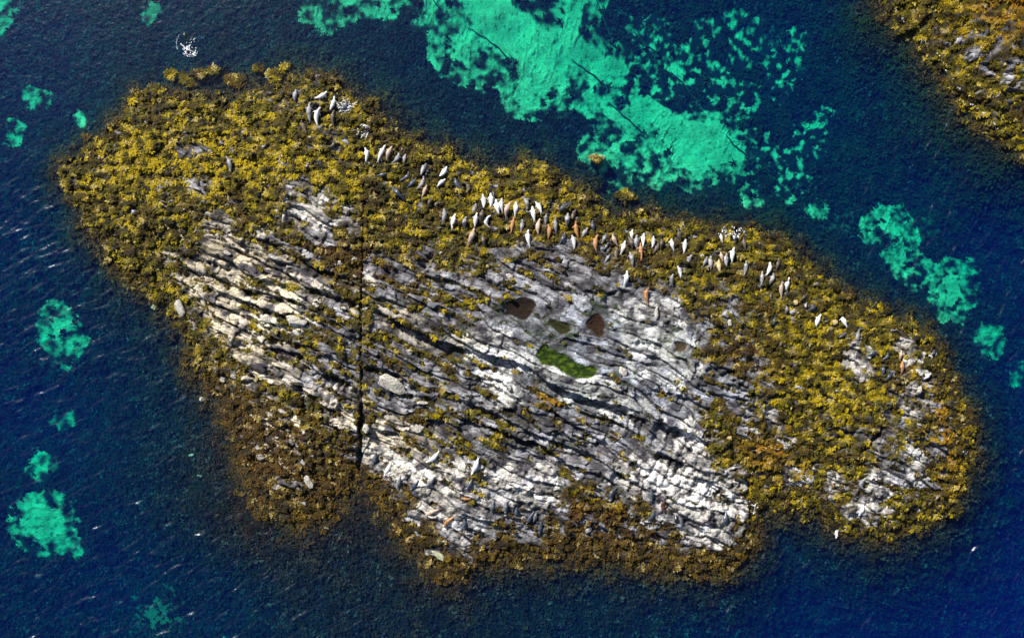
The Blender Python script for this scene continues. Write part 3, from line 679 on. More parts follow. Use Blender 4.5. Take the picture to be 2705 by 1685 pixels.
def seal_mesh(h, m, t, z, fat=1.0, headlift=.04):
    """one continuous body: nose to tail along the curve h-m-t, fore flippers and the paired hind flippers drawn out of it"""
    h, m, t = (np.array(a, float) for a in (h, m, t))
    L = np.linalg.norm(h - m) + np.linalg.norm(m - t)
    c = 2 * m - .5 * (h + t)
    def pos(u): return (1 - u) ** 2 * h + 2 * u * (1 - u) * c + u * u * t
    def tan(u):
        d = 2 * (1 - u) * (c - h) + 2 * u * (t - c); return d / (np.linalg.norm(d) + 1e-9)
    bm = bmesh.new(); K = 12; rings = []; sides = []
    for (u, rw, rh) in PROFILE:
        p = pos(u); d = tan(u); s = np.array([-d[1], d[0]]); w_ = rw * L * fat; hh = rh * L * (fat * .5 + .5)
        lift = headlift * L * max(0, 1 - u / .22) ** 1.3
        gz = z[0] + (z[1] - z[0]) * min(u / .5, 1) + (z[2] - z[1]) * max(u - .5, 0) / .5
        ring = []
        for k in range(K):
            a = 2 * math.pi * k / K
            cs, sn = math.cos(a), math.sin(a)
            zz = sn * hh if sn > 0 else sn * hh * .75
            ring.append(bm.verts.new((p[0] + s[0] * cs * w_, p[1] + s[1] * cs * w_, gz + hh * .72 + zz + lift)))
        rings.append(ring); sides.append((p, d, s))
    faces = {}
    for i in range(len(rings) - 1):
        for k in range(K):
            faces[i, k] = bm.faces.new((rings[i][k], rings[i][(k + 1) % K], rings[i + 1][(k + 1) % K], rings[i + 1][k]))
    bm.faces.new(rings[0][::-1])
    cap = bm.faces.new(rings[-1])
    # fore flippers, drawn out of the flank behind the neck
    for k, sg in ((0, 1), (5, -1)):
        f = [faces[7, k if sg > 0 else k], faces[7, (k - 1) % K if sg > 0 else (k + 1) % K]]
        p, d, s = sides[7]
        cur = f
        for (out, back, scl) in ((.045, .02, .85), (.055, .045, .9), (.03, .04, .55)):
            r = bmesh.ops.extrude_face_region(bm, geom=cur)
            vs = [e for e in r['geom'] if isinstance(e, bmesh.types.BMVert)]; nf = [e for e in r['geom'] if isinstance(e, bmesh.types.BMFace)]
            bmesh.ops.delete(bm, geom=cur, context='FACES_ONLY')
            mv = Vector((s[0] * sg * out * L + d[0] * back * L, s[1] * sg * out * L + d[1] * back * L, -.022 * L))
            cc = sum((v.co for v in vs), Vector()) / len(vs)
            for v in vs:
                v.co = cc + (v.co - cc) * scl + mv
                v.co.z = cc.z + mv.z + (v.co.z - cc.z - mv.z) * .62
            cur = nf
    # hind flippers: two flat fans out of the tail ring
    p, d, s = sides[-1]
    i = len(rings) - 2
    for ks, sg in (((11, 0), 1), ((5, 6), -1)):
        cur = [faces[i, k] for k in ks]
        for (out, back, wide) in ((.008, .05, 1.15), (.014, .06, 1.35)):
            r = bmesh.ops.extrude_face_region(bm, geom=cur)
            vs = [e for e in r['geom'] if isinstance(e, bmesh.types.BMVert)]; nf = [e for e in r['geom'] if isinstance(e, bmesh.types.BMFace)]
            bmesh.ops.delete(bm, geom=cur, context='FACES_ONLY')
            cc = sum((v.co for v in vs), Vector()) / len(vs)
            mv = Vector((s[0] * sg * out * L + d[0] * back * L, s[1] * sg * out * L + d[1] * back * L, -.012 * L))
            for v in vs:
                q = v.co - cc; q.x *= wide; q.y *= wide; q.z *= .6
                v.co = cc + q + mv
            cur = nf
    o0 = Vector((m[0], m[1], z[1]))
    for v in bm.verts: v.co -= o0
    return bm, o0, L
def zoomtile(x0, y0, sc, rows):
    return [[(r[0] / sc + x0, r[1] / sc + y0), (r[2] / sc + x0, r[3] / sc + y0), (r[4] / sc + x0, r[5] / sc + y0), r[6], r[7] if len(r) > 7 else ''] for r in rows]
S6 = 6.063
COLONY = []      # (place phrase, seals); each seal: nose, mid-body, tail, coat, own words
COLONY.append(("at the weedy tip", zoomtile(675, 180.4, S6, [
 (165,195,150,285,145,385,'G',"small one beside the bare rock patch"), (605,215,535,295,420,325,'W',"curled like a bow along the water's edge"), (370,380,350,520,375,685,'G',"slim one beside the palest seal"), (527,460,460,580,490,750,'W',"very pale with head turned right"), (710,285,695,410,640,530,'W',"half hidden against the white foam"),
 (715,495,690,610,715,750,'D',"below the foam, tail downwards"), (905,395,845,470,770,525,'B',"lying inside the white foam"), (245,650,280,745,330,850,'D',"low left, thin and hard to see"), (700,915,705,980,650,1035,'D',"alone in the weed below the group")])))
COLONY.append(("in the row of five", zoomtile(675, 180.4, S6, [
 (1150,1030,1180,1130,1160,1265,'W',"plump, head curled left"), (1445,990,1385,1115,1335,1250,'W',"straight and leaning right"), (1545,1005,1490,1110,1465,1225,'P',"with reddish hind flippers"), (1630,1095,1615,1190,1530,1260,'G',"hunched with its head up"), (1740,1120,1720,1190,1720,1270,'G',"smallest, at the end of the row")])))
COLONY.append(("below the row of five", zoomtile(850.5, 330.2, S6, [
 (400,485,345,512,250,525,'B',"lying flat and sideways, small"), (975,350,930,430,890,540,'G',"highest of the middle ones, upright"), (712,460,690,550,560,600,'B',"head up, body swung left"), (822,545,765,635,680,705,'B',"stout, diagonal"), (930,530,912,640,820,745,'G',"spotted, tail swung left"),
 (1265,395,1220,480,1150,560,'W',"with a green tinge near the waterline"), (1245,565,1180,625,1120,690,'W',"thin curved, pale edged"), (465,680,555,770,655,880,'B',"longest, lying head left"), (982,660,945,750,900,860,'P',"brownish, lowest of the middle ones"), (1382,555,1415,650,1505,750,'B',"pointing head up left near the waterline"),
 (1515,620,1580,705,1535,785,'D',"C-shaped with a pale tail"), (1035,835,1015,905,990,985,'D',"small, with a forked tail"), (1200,915,1110,940,1150,1000,'D',"curled round, dull"), (1215,985,1230,1100,1200,1245,'G',"long, with pale chest"), (1390,1070,1355,1180,1345,1310,'W',"with flipper out to the right"), (1550,1105,1515,1190,1525,1300,'G',"white faced and upright")])))
COLONY.append(("in the mid-shore crowd", zoomtile(1020.1, 440.5, S6, [
 (655,250,632,335,590,420,'G',"dark, at its left end"), (750,120,768,230,765,340,'W',"first of the pale upper row"), (865,105,872,210,865,320,'W',"highest of the pale upper row"), (940,185,958,310,990,420,'W',"slim, leaning on its neighbour"), (1030,170,1020,280,1045,400,'W',"slim with dark face"), (1170,220,1095,340,1095,470,'P',"rosy, between two pale ones"),
 (1225,225,1228,330,1210,460,'W',"broad, very bright"), (1310,150,1385,245,1380,365,'G',"bent left near the top right"), (1505,235,1560,305,1600,415,'W',"sloping down to the right"), (1465,290,1478,400,1500,530,'W',"long, bright and straight"), (675,390,650,495,640,600,'W',"plump, in the lower row"), (752,345,735,430,715,540,'D',"squeezed beside a plump pale one"),
 (872,425,795,515,865,615,'W',"bent like a crescent moon"), (1205,450,1180,560,1160,695,'T',"golden, below the rosy one"), (1332,490,1315,575,1300,675,'G',"small, beside the golden one"), (630,605,592,735,525,870,'P',"large, lying below the lower row"), (762,690,762,790,800,900,'D',"black sided, below the lower row"), (1410,630,1400,750,1440,895,'W',"alone below the crowd, mottled"),
 (1580,470,1542,590,1555,710,'P',"dull and upright"), (1672,400,1660,480,1655,570,'G',"short, pale grey"), (1690,545,1708,650,1685,780,'T',"with its head bent left")])))
COLONY.append(("in the crowd above bedded rock", zoomtile(1210.3, 440.5, S6, [
 (650,455,642,570,660,690,'G',"with flippers spread"), (832,265,745,320,690,390,'B',"lying diagonal at the waterline"), (945,340,900,415,880,500,'D',"beside the waterline weed"), (830,380,812,485,805,600,'G',"stout, upright"), (938,510,940,635,985,765,'T',"orange with its tail swung right"), (1112,600,1060,680,1020,750,'G',"smooth, diagonal, below the dark one"),
 (1180,495,1178,585,1215,690,'B',"upright at the waterline"), (787,665,752,760,690,850,'B',"diagonal on the lower edge"), (875,712,905,795,915,920,'W',"slim, on the lower edge"), (1262,695,1212,830,1245,980,'T',"brightest orange, bent like a hook"), (1378,683,1345,760,1300,840,'G',"head up, right of the orange hook"), (1405,810,1375,875,1320,930,'B',"striped, diagonal"),
 (1470,700,1488,780,1545,870,'P',"peach coloured, leaning left"), (1428,990,1390,1045,1345,1110,'G',"short, lowest of the crowd"), (1440,880,1400,940,1375,1000,'D',"thin, in the shade of others"), (1538,885,1515,970,1515,1080,'D',"upright, with white flipper edge"), (1652,785,1618,890,1580,995,'W',"stretched, head up right"), (1762,625,1738,705,1755,785,'W',"highest of the crowd's right half"), (1690,730,1738,820,1745,920,'D',"brown, wedged between pale ones")])))
COLONY.append(("at the crowd's right end", zoomtile(1399.7, 489.9, S6, [
 (672,400,655,520,680,630,'G',"long, wedged behind the golden one"), (772,380,755,475,750,590,'W',"upright, above the golden one"), (715,525,718,640,725,795,'T',"golden, long and straight"), (568,645,590,740,610,880,'G',"smooth, lowest here"), (897,425,900,510,875,600,'W',"with flippers out, in the middle"), (980,530,945,605,885,685,'D',"diagonal, touching its neighbour"),
 (1020,460,1018,535,1000,610,'D',"pale edged, beside the diagonal one"), (1178,455,1168,540,1205,650,'W',"purple shaded, left of the stony gap"), (1255,330,1272,420,1300,500,'D',"just out of the water, wet trail behind"), (1370,465,1350,565,1335,680,'W',"large, right of the stony gap"), (1462,690,1402,770,1360,860,'G',"diagonal, head up right"), (1240,855,1278,930,1295,1030,'W',"small, below the crowd"),
 (1192,965,1160,1055,1190,1150,'G',"hunched, on the rock's edge"), (525,918,512,1035,475,1155,'W',"alone on the bare rock, brightest"), (838,1165,790,1275,840,1440,'T',"alone on the bare rock, orange")])))
COLONY.append(("near the crowd-end splash", zoomtile(1600, 499.7, S6, [
 (470,655,430,735,390,810,'G',"beside a round white stone"), (520,645,505,745,515,855,'G',"pale, second from the white stone"), (640,700,625,795,645,905,'C',"cream coloured and alone of its colour"), (655,590,665,660,690,740,'P',"above the cream coloured one"), (745,610,727,710,735,820,'G',"slim, pale, beside the spotted one"), (852,525,818,635,820,755,'W',"spotted, with flippers spread"),
 (660,325,662,390,685,470,'W',"small, at the splash's left edge"), (890,320,875,385,850,445,'B',"inside the splash"), (985,385,990,475,1010,580,'D',"at the splash's right edge"), (1020,715,1008,825,980,940,'G',"spotted, alone in the weed"), (1362,735,1350,835,1295,940,'W',"large, curled head"), (1502,670,1475,765,1445,870,'D',"nearest the waterline, slim"),
 (1250,870,1242,975,1225,1090,'G',"slim, left of the gap in a pair"), (1415,890,1390,985,1335,1080,'G',"curved, right of the gap in a pair"), (1542,1020,1515,1130,1530,1265,'P',"large, side by side with a pale one"), (1642,955,1600,1060,1605,1165,'W',"slim, side by side with the pink one"), (1393,1170,1372,1225,1380,1290,'D',"tiny, below the pair"), (1597,1360,1605,1430,1580,1490,'G',"below the side by side two")])))
COLONY.append(("near the yellow boulder", zoomtile(1780, 589.5, S6, [
 (805,655,755,700,700,760,'D',"just above the boulder"), (807,765,780,825,770,880,'G',"short, upright"), (915,785,885,850,800,905,'B',"white faced, curved"), (1003,940,950,1035,925,1140,'W',"bright, casting a round shadow"), (1325,960,1328,1040,1385,1140,'W',"bent, on a rocky edge"), (348,980,330,1045,310,1110,'B',"small and striped, low in the weed"),
 (1550,1160,1522,1265,1490,1380,'G',"upright, farthest right of this flank"), (1372,1205,1310,1245,1240,1285,'B',"flat and dark, below the rocky edge")])))
COLONY.append(("near the islet's right end", zoomtile(1969.3, 740.2, S6, [
 (662,550,590,590,515,622,'B',"lying level, head right"), (807,575,800,640,730,672,'B',"short, head up"), (1022,545,1000,615,990,690,'P',"head to tail above the orange one"), (1042,695,1010,795,1000,905,'T',"orange, below the pinkish one"), (762,755,745,835,730,925,'B',"upright, left of two together"), (888,865,830,920,770,990,'B',"diagonal, right of two together"),
 (1490,535,1465,590,1420,640,'B',"half in the water off the end"), (1445,880,1380,920,1320,962,'W',"lying level among white stones")])))
COLONY.append(("on the lower rocks", zoomtile(849.6, 1030, S6, [
 (205,435,238,345,260,225,'B',"nearest the vertical fissure"), (365,605,420,500,475,390,'W',"bluish, second from the fissure"), (545,780,580,680,610,560,'G',"bluish, on a pale ledge"), (750,800,815,720,870,640,'B',"dull, between two ledges"), (970,745,1040,670,1100,590,'G',"stout, diagonal"), (965,397,1085,330,1170,210,'W',"curved, beside a pale round rock"),
 (1620,580,1685,450,1730,310,'W',"long, on a big slab"), (1545,790,1600,710,1635,620,'B',"lying across a white ledge"), (1475,910,1555,918,1635,908,'T',"lying level, small and orange"), (955,1175,1055,1108,1190,1062,'P',"long, brownish, arched"), (1230,1340,1285,1240,1400,1160,'T',"brown, head down to the water"), (1483,1345,1522,1280,1510,1170,'B',"with white muzzle, by the brown one")])))
COLONY.append(("on the white bottom rocks", zoomtile(1099.9, 1049.7, S6, [
 (385,1000,410,910,430,800,'B',"bright blue back, slim"), (600,1020,592,920,625,810,'G',"with a white head"), (730,1080,750,990,755,910,'B',"dark and short, beside the cream knob"), (895,1165,940,1080,1020,950,'B',"first of the lowest three"), (990,1135,1022,1060,1040,980,'G',"middle one of the lowest three"), (1075,1300,1095,1200,1110,1100,'B',"lowest of all, white faced")])))
COLONY.append(("on the lower right blocks", zoomtile(1399.6, 1049.7, S6, [
 (310,820,298,720,400,630,'B',"hooked, at the weed's edge"), (870,835,865,745,865,645,'B',"upright, pale flanked"), (1070,990,1035,895,1070,790,'R',"only red-brown one"), (830,1130,890,1040,910,940,'B',"in a gap below the pale boulder"), (1235,1180,1230,1100,1220,1010,'K',"narrow, in a deep gap"), (1888,1150,1932,1085,1945,965,'B',"on the block nearest the water")])))
COLONY.append(("on the lower right corner", zoomtile(1899.3, 1049.7, S6, [
 (910,485,845,585,900,670,'G',"curled like a bracket"), (420,385,462,440,490,510,'D',"against the white ledge"), (805,620,790,695,760,770,'D',"reddish, in the weed"), (1130,690,1165,715,1170,770,'K',"small, under the arched rock"), (1030,830,1037,755,1020,680,'D',"with a white face"), (650,1040,715,965,800,910,'D',"diagonal at the water's edge"), (835,1055,865,965,890,870,'W',"bluish, beside the diagonal one")])))
COLONY.append(("on yellow weed in the upper left", [[(535, 370), (546, 390), (547, 413), 'G', "far from all others"]]))
BATHERS = [((875.0,300.4),(861,312),(846.5,335), 'K', "black wet seal rolling in white foam at the weed's edge"), ((1788, 1215),(1783,1195),(1783, 1172), 'K', "dark seal swimming head down between the lower rocks, foam beside it"), ((1982, 1272),(1983,1262),(1986,1248), 'W', "pale seal surfacing in blue water below the islet's corner"), ((2284,1068),(2278,1071),(2270,1072), 'B', "small dark seal surfacing off the islet's far right end"), ((437, 74),(438,86),(442,100), 'K', "dark seal diving at the ring of white water, far upper left")]
LYING = []
def place_seal(h, m, t, coat, label, group, swim=False, n=[0]):
    hw, mw, tw = [np.array([wx(p[0]), wy(p[1])]) for p in (h, m, t)]
    zz = []
    for p in (hw, mw, tw):
        if swim: zz.append(-.16)
        else:
            e = [ground_z(np.array([p[0] + dx]), np.array([p[1] + dy]))[0] for dx, dy in ((0, 0), (.15, 0), (-.15, 0), (0, .15), (0, -.15))]
            zz.append(max(np.mean(e), .0) + .10)
    zm = np.mean(zz)
    zz = [np.clip(z, zm - .28, zm + .28) for z in zz]
    if not swim:
        f = (H - zz[1]) / H; hw, mw, tw = hw * f, mw * f, tw * f
    if not swim: LYING.append((hw, mw, tw))
    L = np.linalg.norm(hw - mw) + np.linalg.norm(mw - tw)
    n[0] += 1
    r = hash2(n[0], 3, 9)
    fat = float(np.clip(1.55 / L, .85, 1.15) * (.92 + .2 * r))
    bm, o0, L = seal_mesh(hw, mw, tw, zz, fat, .03 + .07 * float(hash2(n[0], 5, 2)))
    o = finish("seal", bm, COATS[coat][1])
    md = o.modifiers.new("round", 'SUBSURF'); md.levels = 1; md.render_levels = 1
    o.location = o0
    return tag(o, label, "seal", group)
for place, seals in COLONY:
    for (h, m, t, c, words) in seals:
        place_seal(h, m, t, c, f"{COATS[c][0]} seal {place}, {words}", "seals hauled out on the islet")
for (h, m, t, c, lab) in BATHERS:
    place_seal(h, m, t, c, lab, "seals in the water", swim=True)

# ------------------------------------------------------------------ seaweed
def tufts(name, X, Y, Z, size, col, fronds, mat, lift=.35, comb=None, wid=.22):
    n = len(X)
    rep = lambda a: np.repeat(a, fronds, 0)
    m = n * fronds
    ang = RNG.random(m) * 2 * math.pi
    L = rep(size) * (.55 + .6 * RNG.random(m)); W = L * wid * (.6 + .8 * RNG.random(m))
    dx, dy = np.cos(ang), np.sin(ang)
    if comb is not None:
        dx = dx + rep(comb[:, 0]); dy = dy + rep(comb[:, 1]); q = np.hypot(dx, dy) + 1e-6; dx /= q; dy /= q
    x, y, z = rep(X), rep(Y), rep(Z)
    up = L * lift * (.4 + .9 * RNG.random(m))
    bend = (RNG.random(m) - .5) * .9
    px, py = -dy, dx
    V = np.zeros((m, 6, 3))
    for k, (f, hgt, ww) in enumerate(((0.0, -.05, .35), (.5, 1.0, 1.0), (1.0, .25, .30))):
        cx = x + dx * L * f + px * bend * L * f * f; cy = y + dy * L * f + py * bend * L * f * f; cz = z + up * hgt + (0.01 if f == 0 else 0)
        tw = (RNG.random(m) - .5) * 1.2
        for s_, e in ((0, -1), (1, 1)):
            V[:, 2 * k + s_, 0] = cx + e * px * W * ww; V[:, 2 * k + s_, 1] = cy + e * py * W * ww; V[:, 2 * k + s_, 2] = cz + e * tw * W * ww
    base = (np.arange(m) * 6)[:, None]
    q = np.concatenate([base + np.array([[0, 1, 3, 2]]), base + np.array([[2, 3, 5, 4]])], 0)
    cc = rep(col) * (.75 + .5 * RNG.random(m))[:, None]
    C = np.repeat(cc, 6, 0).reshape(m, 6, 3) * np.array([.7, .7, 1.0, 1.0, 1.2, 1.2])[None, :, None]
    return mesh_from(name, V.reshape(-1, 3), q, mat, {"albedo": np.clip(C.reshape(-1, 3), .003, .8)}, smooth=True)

def pressed(X, Y, r=.34):
    """where a seal lies on the weed and flattens it"""
    out = np.zeros(len(X), bool)
    for (h_, m_, t_) in LYING:
        s_ = np.nonzero((np.abs(X - m_[0]) < 2) & (np.abs(Y - m_[1]) < 2))[0]
        if len(s_): out[s_] |= np.minimum(seg_dist(X[s_], Y[s_], h_, m_), seg_dist(X[s_], Y[s_], m_, t_)) < r
    return out
def scatter(x0, x1, y0, y1, dens):
    n = int((x1 - x0) * (y1 - y0) * dens)
    return x0 + RNG.random(n) * (x1 - x0), y0 + RNG.random(n) * (y1 - y0)

# rockweed over the islet and the opposite shore
for nm, key, box, lab in (("rockweed", 'di', (-46, 47, -27, 26), "yellow and olive rockweed draped over the islet"), ("shore_rockweed", 'ds', (36, 60, 15, 38), "orange and yellow rockweed covering the opposite shore")):
    X, Y = scatter(*box, 24)
    d = gsamp(key, X, Y); rk = gsamp('rock', X, Y); cl = gsamp('cleft', X, Y); po = gsamp('pool', X, Y); h = ground_z(X, Y); gr = gsamp('groove', X, Y)
    onrock = .05 * sstep(.2, .8, gr)
    pr = np.where(rk > .4, onrock, 1.0) * (d < 3.2) * (po < .1) * (cl < .6)
    pr = pr * sstep(-.75, -.05, h + .3 * perlin(X / .7, Y / .7, 188))
    k = (RNG.random(len(X)) < pr) & ~pressed(X, Y)
    X, Y, h, rk = X[k], Y[k], h[k], rk[k]
    r = RNG.random(len(X))
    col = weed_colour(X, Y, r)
    brown = np.array([.20, .125, .018])
    col = np.where((rk > .4)[:, None], col * .4 + brown * .6 * (.6 + .8 * r[:, None]), col)
    col = mixc(col, [.085, .050, .010], sstep(.05, -.25, h) * .85)
    size = (.14 + .19 * RNG.random(len(X))) * np.where(rk > .4, .6, 1.0)
    cmb = np.stack([.8 + .7 * perlin(X / 2, Y / 2, 185), -.25 + .8 * perlin(X / 2, Y / 2, 186)], 1)
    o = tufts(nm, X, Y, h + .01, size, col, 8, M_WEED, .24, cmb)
    tag(o, lab, "seaweed", kind="stuff")
# floating clumps just off the islet
X, Y = scatter(-40, 48, -25, 28, 40)
k = (samp(f_float, X, Y) < .1 + .25 * perlin(X / .4, Y / .4, 187)) & (np.minimum(gsamp('di', X, Y), gsamp('ds', X, Y)) > 0)
X, Y = X[k], Y[k]
col = weed_colour(X, Y, .4 + .6 * RNG.random(len(X)))
tag(tufts("floating_rockweed", X, Y, np.maximum(ground_z(X, Y), -.02), .2 + .2 * RNG.random(len(X)), col, 7, M_WEED, .25), "small yellow rockweed clumps breaking the surface off the islet", "seaweed", kind="stuff")
# kelp on the sea floor
X, Y = scatter(-56, 56, -37, 37, 13.0)
d = np.minimum(gsamp('di', X, Y), gsamp('ds', X, Y)); sn = gsamp('sand', X, Y); ft = gsamp('faint', X, Y); h = ground_z(X, Y)
k = (d > .2) & (sn < .35) & (samp(f_sand, X, Y) > .16 + .6 * perlin(X / .9, Y / .9, 193)) & (RNG.random(len(X)) > ft * .7) & (h < -.12)
X, Y, h, d = X[k], Y[k], h[k], d[k]
r = RNG.random(len(X)); z = fbm(X / 2.4, Y / 2.4, 3, 190)
near = sstep(5, .3, d); grn = sstep(6, 16, X) * sstep(4, 12, Y)
col = np.array([.014, .009, .007]) + np.zeros((len(X), 3))
col = mixc(col, [.030, .019, .011], np.clip(.35 + .9 * z + .5 * (r - .5), 0, 1))
col = mixc(col, [.008, .007, .006], np.clip(-.9 * z + .7 * (r - .5), 0, 1))
col = mixc(col, [.115, .070, .012], near * .75 * np.clip(.35 + .6 * z + .6 * (r - .4), 0, 1))
col = mixc(col, [.070, .030, .022], (r > .84) * .6)
col = mixc(col, [.075, .060, .055], (r < .08) * .8)
col = mixc(col, [.012, .026, .010], grn * np.clip(.5 + .8 * z, 0, .9))
size = np.minimum(.22 + .34 * RNG.random(len(X)) ** 1.5, np.maximum(-h * .9, .2))
tag(tufts("kelp_bed", X, Y, h + .02, size, col, 5, M_KELP, .5, np.stack([.6 * perlin(X / 4, Y / 4, 191), .6 * perlin(X / 4, Y / 4, 192)], 1), .2), "dark brown kelp covering the sea floor round the islet", "kelp", kind="stuff")

# single kelp plants lying on the pale sand
M_STRAND = simple_mat("kelp_strand", (.050, .042, .022), .7, (.03, .026, .016))
STRANDS = [([1107,67,1150,92,1180,115,1213,153], "long forked dark kelp strand across the pale sand at the top"), ([1025,0,1040,20,1056,40], "thin kelp strand trailing from the round dark clump near the top edge"), ([1356,143,1380,160,1410,183,1440,207], "thin kelp strand right of the short dark upright weed bar"),
 ([1443,243,1470,268,1500,294,1526,317], "straight kelp strand ending in a round dark holdfast mid sand"), ([1720,323,1745,350,1776,373], "faint kelp strand at the right end of the big sand patch"), ([1500,70,1525,98,1553,127], "kelp strand among small sand gaps right of the main sand"),
 ([1590,173,1620,200,1646,240], "kelp strand running into the dark hooked weed bank"), ([1413,0,1430,40,1446,90], "kelp strand at the top edge beside dark weed")]
for f, lab in STRANDS:
    P = pts(f) * 1.028; Q = []
    for i in range(len(P) - 1):
        for t in np.linspace(0, 1, 5)[:-1]: Q.append(P[i] * (1 - t) + P[i + 1] * t)
    Q.append(P[-1]); Q = np.array(Q); Q = Q + RNG.normal(0, .05, Q.shape)
    z = ground_z(Q[:, 0], Q[:, 1]) + .12
    bm = bmesh.new()
    tube(bm, [(q[0], q[1], zz) for q, zz in zip(Q, z)], list(np.linspace(.045, .085, len(Q))))
    e = Q[-1]                                   # blade clump at the end
    for b in range(7):
        a = RNG.random() * 6.28; L = .35 + .4 * RNG.random()
        p0 = Vector((e[0], e[1], z[-1])); dv = Vector((math.cos(a), math.sin(a), 0)); sv = Vector((-dv.y, dv.x, 0)) * .12
        v = [bm.verts.new(p0 - sv * .5), bm.verts.new(p0 + sv * .5), bm.verts.new(p0 + dv * L * .6 + sv + Vector((0, 0, .12))), bm.verts.new(p0 + dv * L + Vector((0, 0, .03))), bm.verts.new(p0 + dv * L * .6 - sv + Vector((0, 0, .1)))]
        bm.faces.new(v)
    tag(finish("kelp_strand", bm, M_STRAND), lab, "kelp", "kelp strands lying on the pale sand")

# ------------------------------------------------------------------ foam and splashes
M_FOAM = simple_mat("foam", (.82, .86, .90), .5)
def foam(name, blobs, streaks, label, cat="splash", group=None, zoff=.12):
    """white water: lumps (x, y, r) and thrown threads [(x, y), ...] in map units"""
    bm = bmesh.new()
    def fleck(px_, py_, r):
        r = r / PX
        v = bmesh.ops.create_icosphere(bm, subdivisions=1, radius=1)['verts']
        a = RNG.random() * 3.14; ex = r * (1 + RNG.random()); ey = r * (.5 + .4 * RNG.random()); q = RNG.random() * 10
        x0, y0 = wx(px_), wy(py_); z0 = max(ground_z(np.array([x0]), np.array([y0]))[0], 0) + zoff
        for w_ in v:
            k = 1 + .35 * math.sin(w_.co.x * 5 + q) * math.cos(w_.co.y * 4 + q)
            x, y = w_.co.x * ex * k, w_.co.y * ey * k
            w_.co = Vector((x0 + x * math.cos(a) - y * math.sin(a), y0 + x * math.sin(a) + y * math.cos(a), z0 + w_.co.z * min(r, .12) * .6))
    for b_ in blobs: fleck(*b_)
    for (P, r) in streaks:
        P = np.array(P, float)
        for i in range(len(P) - 1):
            for t in np.arange(0, 1, .9 / max(np.linalg.norm(P[i + 1] - P[i]), 1)):
                if RNG.random() < .25: continue
                p = P[i] * (1 - t) + P[i + 1] * t + RNG.normal(0, .7, 2)
                fleck(p[0], p[1], r * (.25 + .7 * RNG.random()))
    return tag(finish(name, bm, M_FOAM), label, cat, group)
def cloud(cx, cy, sx, sy, n, r):
    return [(cx + RNG.normal(0, sx), cy + RNG.normal(0, sy), r * (.3 + .9 * RNG.random())) for _ in range(n)]
def arc(cx, cy, rx, ry, a0, a1, n=8):
    return [(cx + rx * math.cos(a), cy - ry * math.sin(a)) for a in np.linspace(math.radians(a0), math.radians(a1), n)]
GS = "splashes of white water round swimming seals"
foam("splash", cloud(448, 118, 5, 5, 22, 2.2) + cloud(462, 130, 3, 3, 14, 2.0) + cloud(455, 100, 6, 6, 14, 1.2), [(arc(441, 105, 22, 28, 130, 215), .9), (arc(452, 118, 13, 14, 200, 380), 1.4), (arc(452, 122, 18, 14, 200, 350), 1.2), ([(430, 106), (440, 116), (455, 122)], 1.6)], "ring-shaped white splash alone on dark water, far upper left", "splash", GS)
foam("splash", cloud(818, 255, 9, 6, 30, 1.8) + cloud(828, 262, 5, 5, 14, 1.6), [([(800, 250), (812, 244), (825, 237)], 1.4), ([(808, 258), (825, 250), (846, 246)], 1.5), ([(805, 246), (820, 250), (838, 256)], 1.3), ([(812, 268), (828, 260), (842, 250)], 1.4), ([(798, 244), (806, 254), (818, 262)], 1.2), ([(812, 275), (822, 268), (832, 262)], 1.6), ([(815, 236), (822, 246), (828, 258)], 1.0)], "large white splash around the seals at the weedy tip", "splash", GS)
foam("splash", cloud(866, 318, 4, 6, 16, 1.5) + cloud(872, 302, 4, 2, 8, 1.6), [(arc(862, 318, 12, 20, -60, 120), 1.6), ([(850, 306), (853, 316), (849, 326)], 1.4), ([(858, 330), (868, 320), (876, 308)], 1.2)], "white foam hugging the black wet seal", "splash", GS)
foam("splash", cloud(1735, 553, 12, 7, 26, 1.5) + cloud(1742, 563, 5, 5, 24, 2.2) + cloud(1716, 552, 4, 6, 12, 1.4), [([(1708, 556), (1712, 545), (1716, 536)], 1.2), ([(1742, 568), (1740, 552), (1733, 538)], 1.4), ([(1755, 540), (1762, 548), (1767, 558)], 1.1), ([(1716, 562), (1726, 556), (1736, 556)], 1.6), ([(1748, 566), (1750, 552), (1752, 542)], 1.2)], "large white splash at the crowd's right end", "splash", GS)
foam("splash", cloud(1783, 1196, 8, 3, 16, 1.7) + cloud(1787, 1214, 3, 3, 7, 1.4), [([(1776, 1194), (1784, 1196), (1793, 1190)], 1.6), ([(1786, 1198), (1788, 1208), (1786, 1218)], 1.2)], "bluish white splash in the inlet between lower rocks", "splash", GS)
foam("splash", cloud(1982, 1270, 2, 3, 8, 1.6), [([(1982, 1272), (1984, 1262), (1987, 1252)], 1.0), ([(1990, 1262), (1998, 1256), (2003, 1246)], .7)], "small white splash below the islet's lower right corner", "splash", GS)
foam("splash", cloud(2281, 1071, 5, 3, 9, 1.1), [([(2272, 1068), (2280, 1072), (2290, 1070)], .8), ([(2286, 1074), (2292, 1070)], .8)], "tiny white splash off the islet's far right end", "splash", GS)
foam("splash", cloud(2204, 842, 3, 3, 7, 1.3), [([(2200, 840), (2208, 846), (2216, 838)], 1.0)], "tiny white splash by the wet seal at the right end", "splash", GS)
foam("splash", cloud(1616, 538, 4, 7, 8, .8), [([(1612, 545), (1615, 533), (1618, 526)], .8), ([(1622, 545), (1621, 535), (1616, 526)], .7)], "thin wet trail of foam behind a dark seal leaving the water", "splash", GS)
surf = []
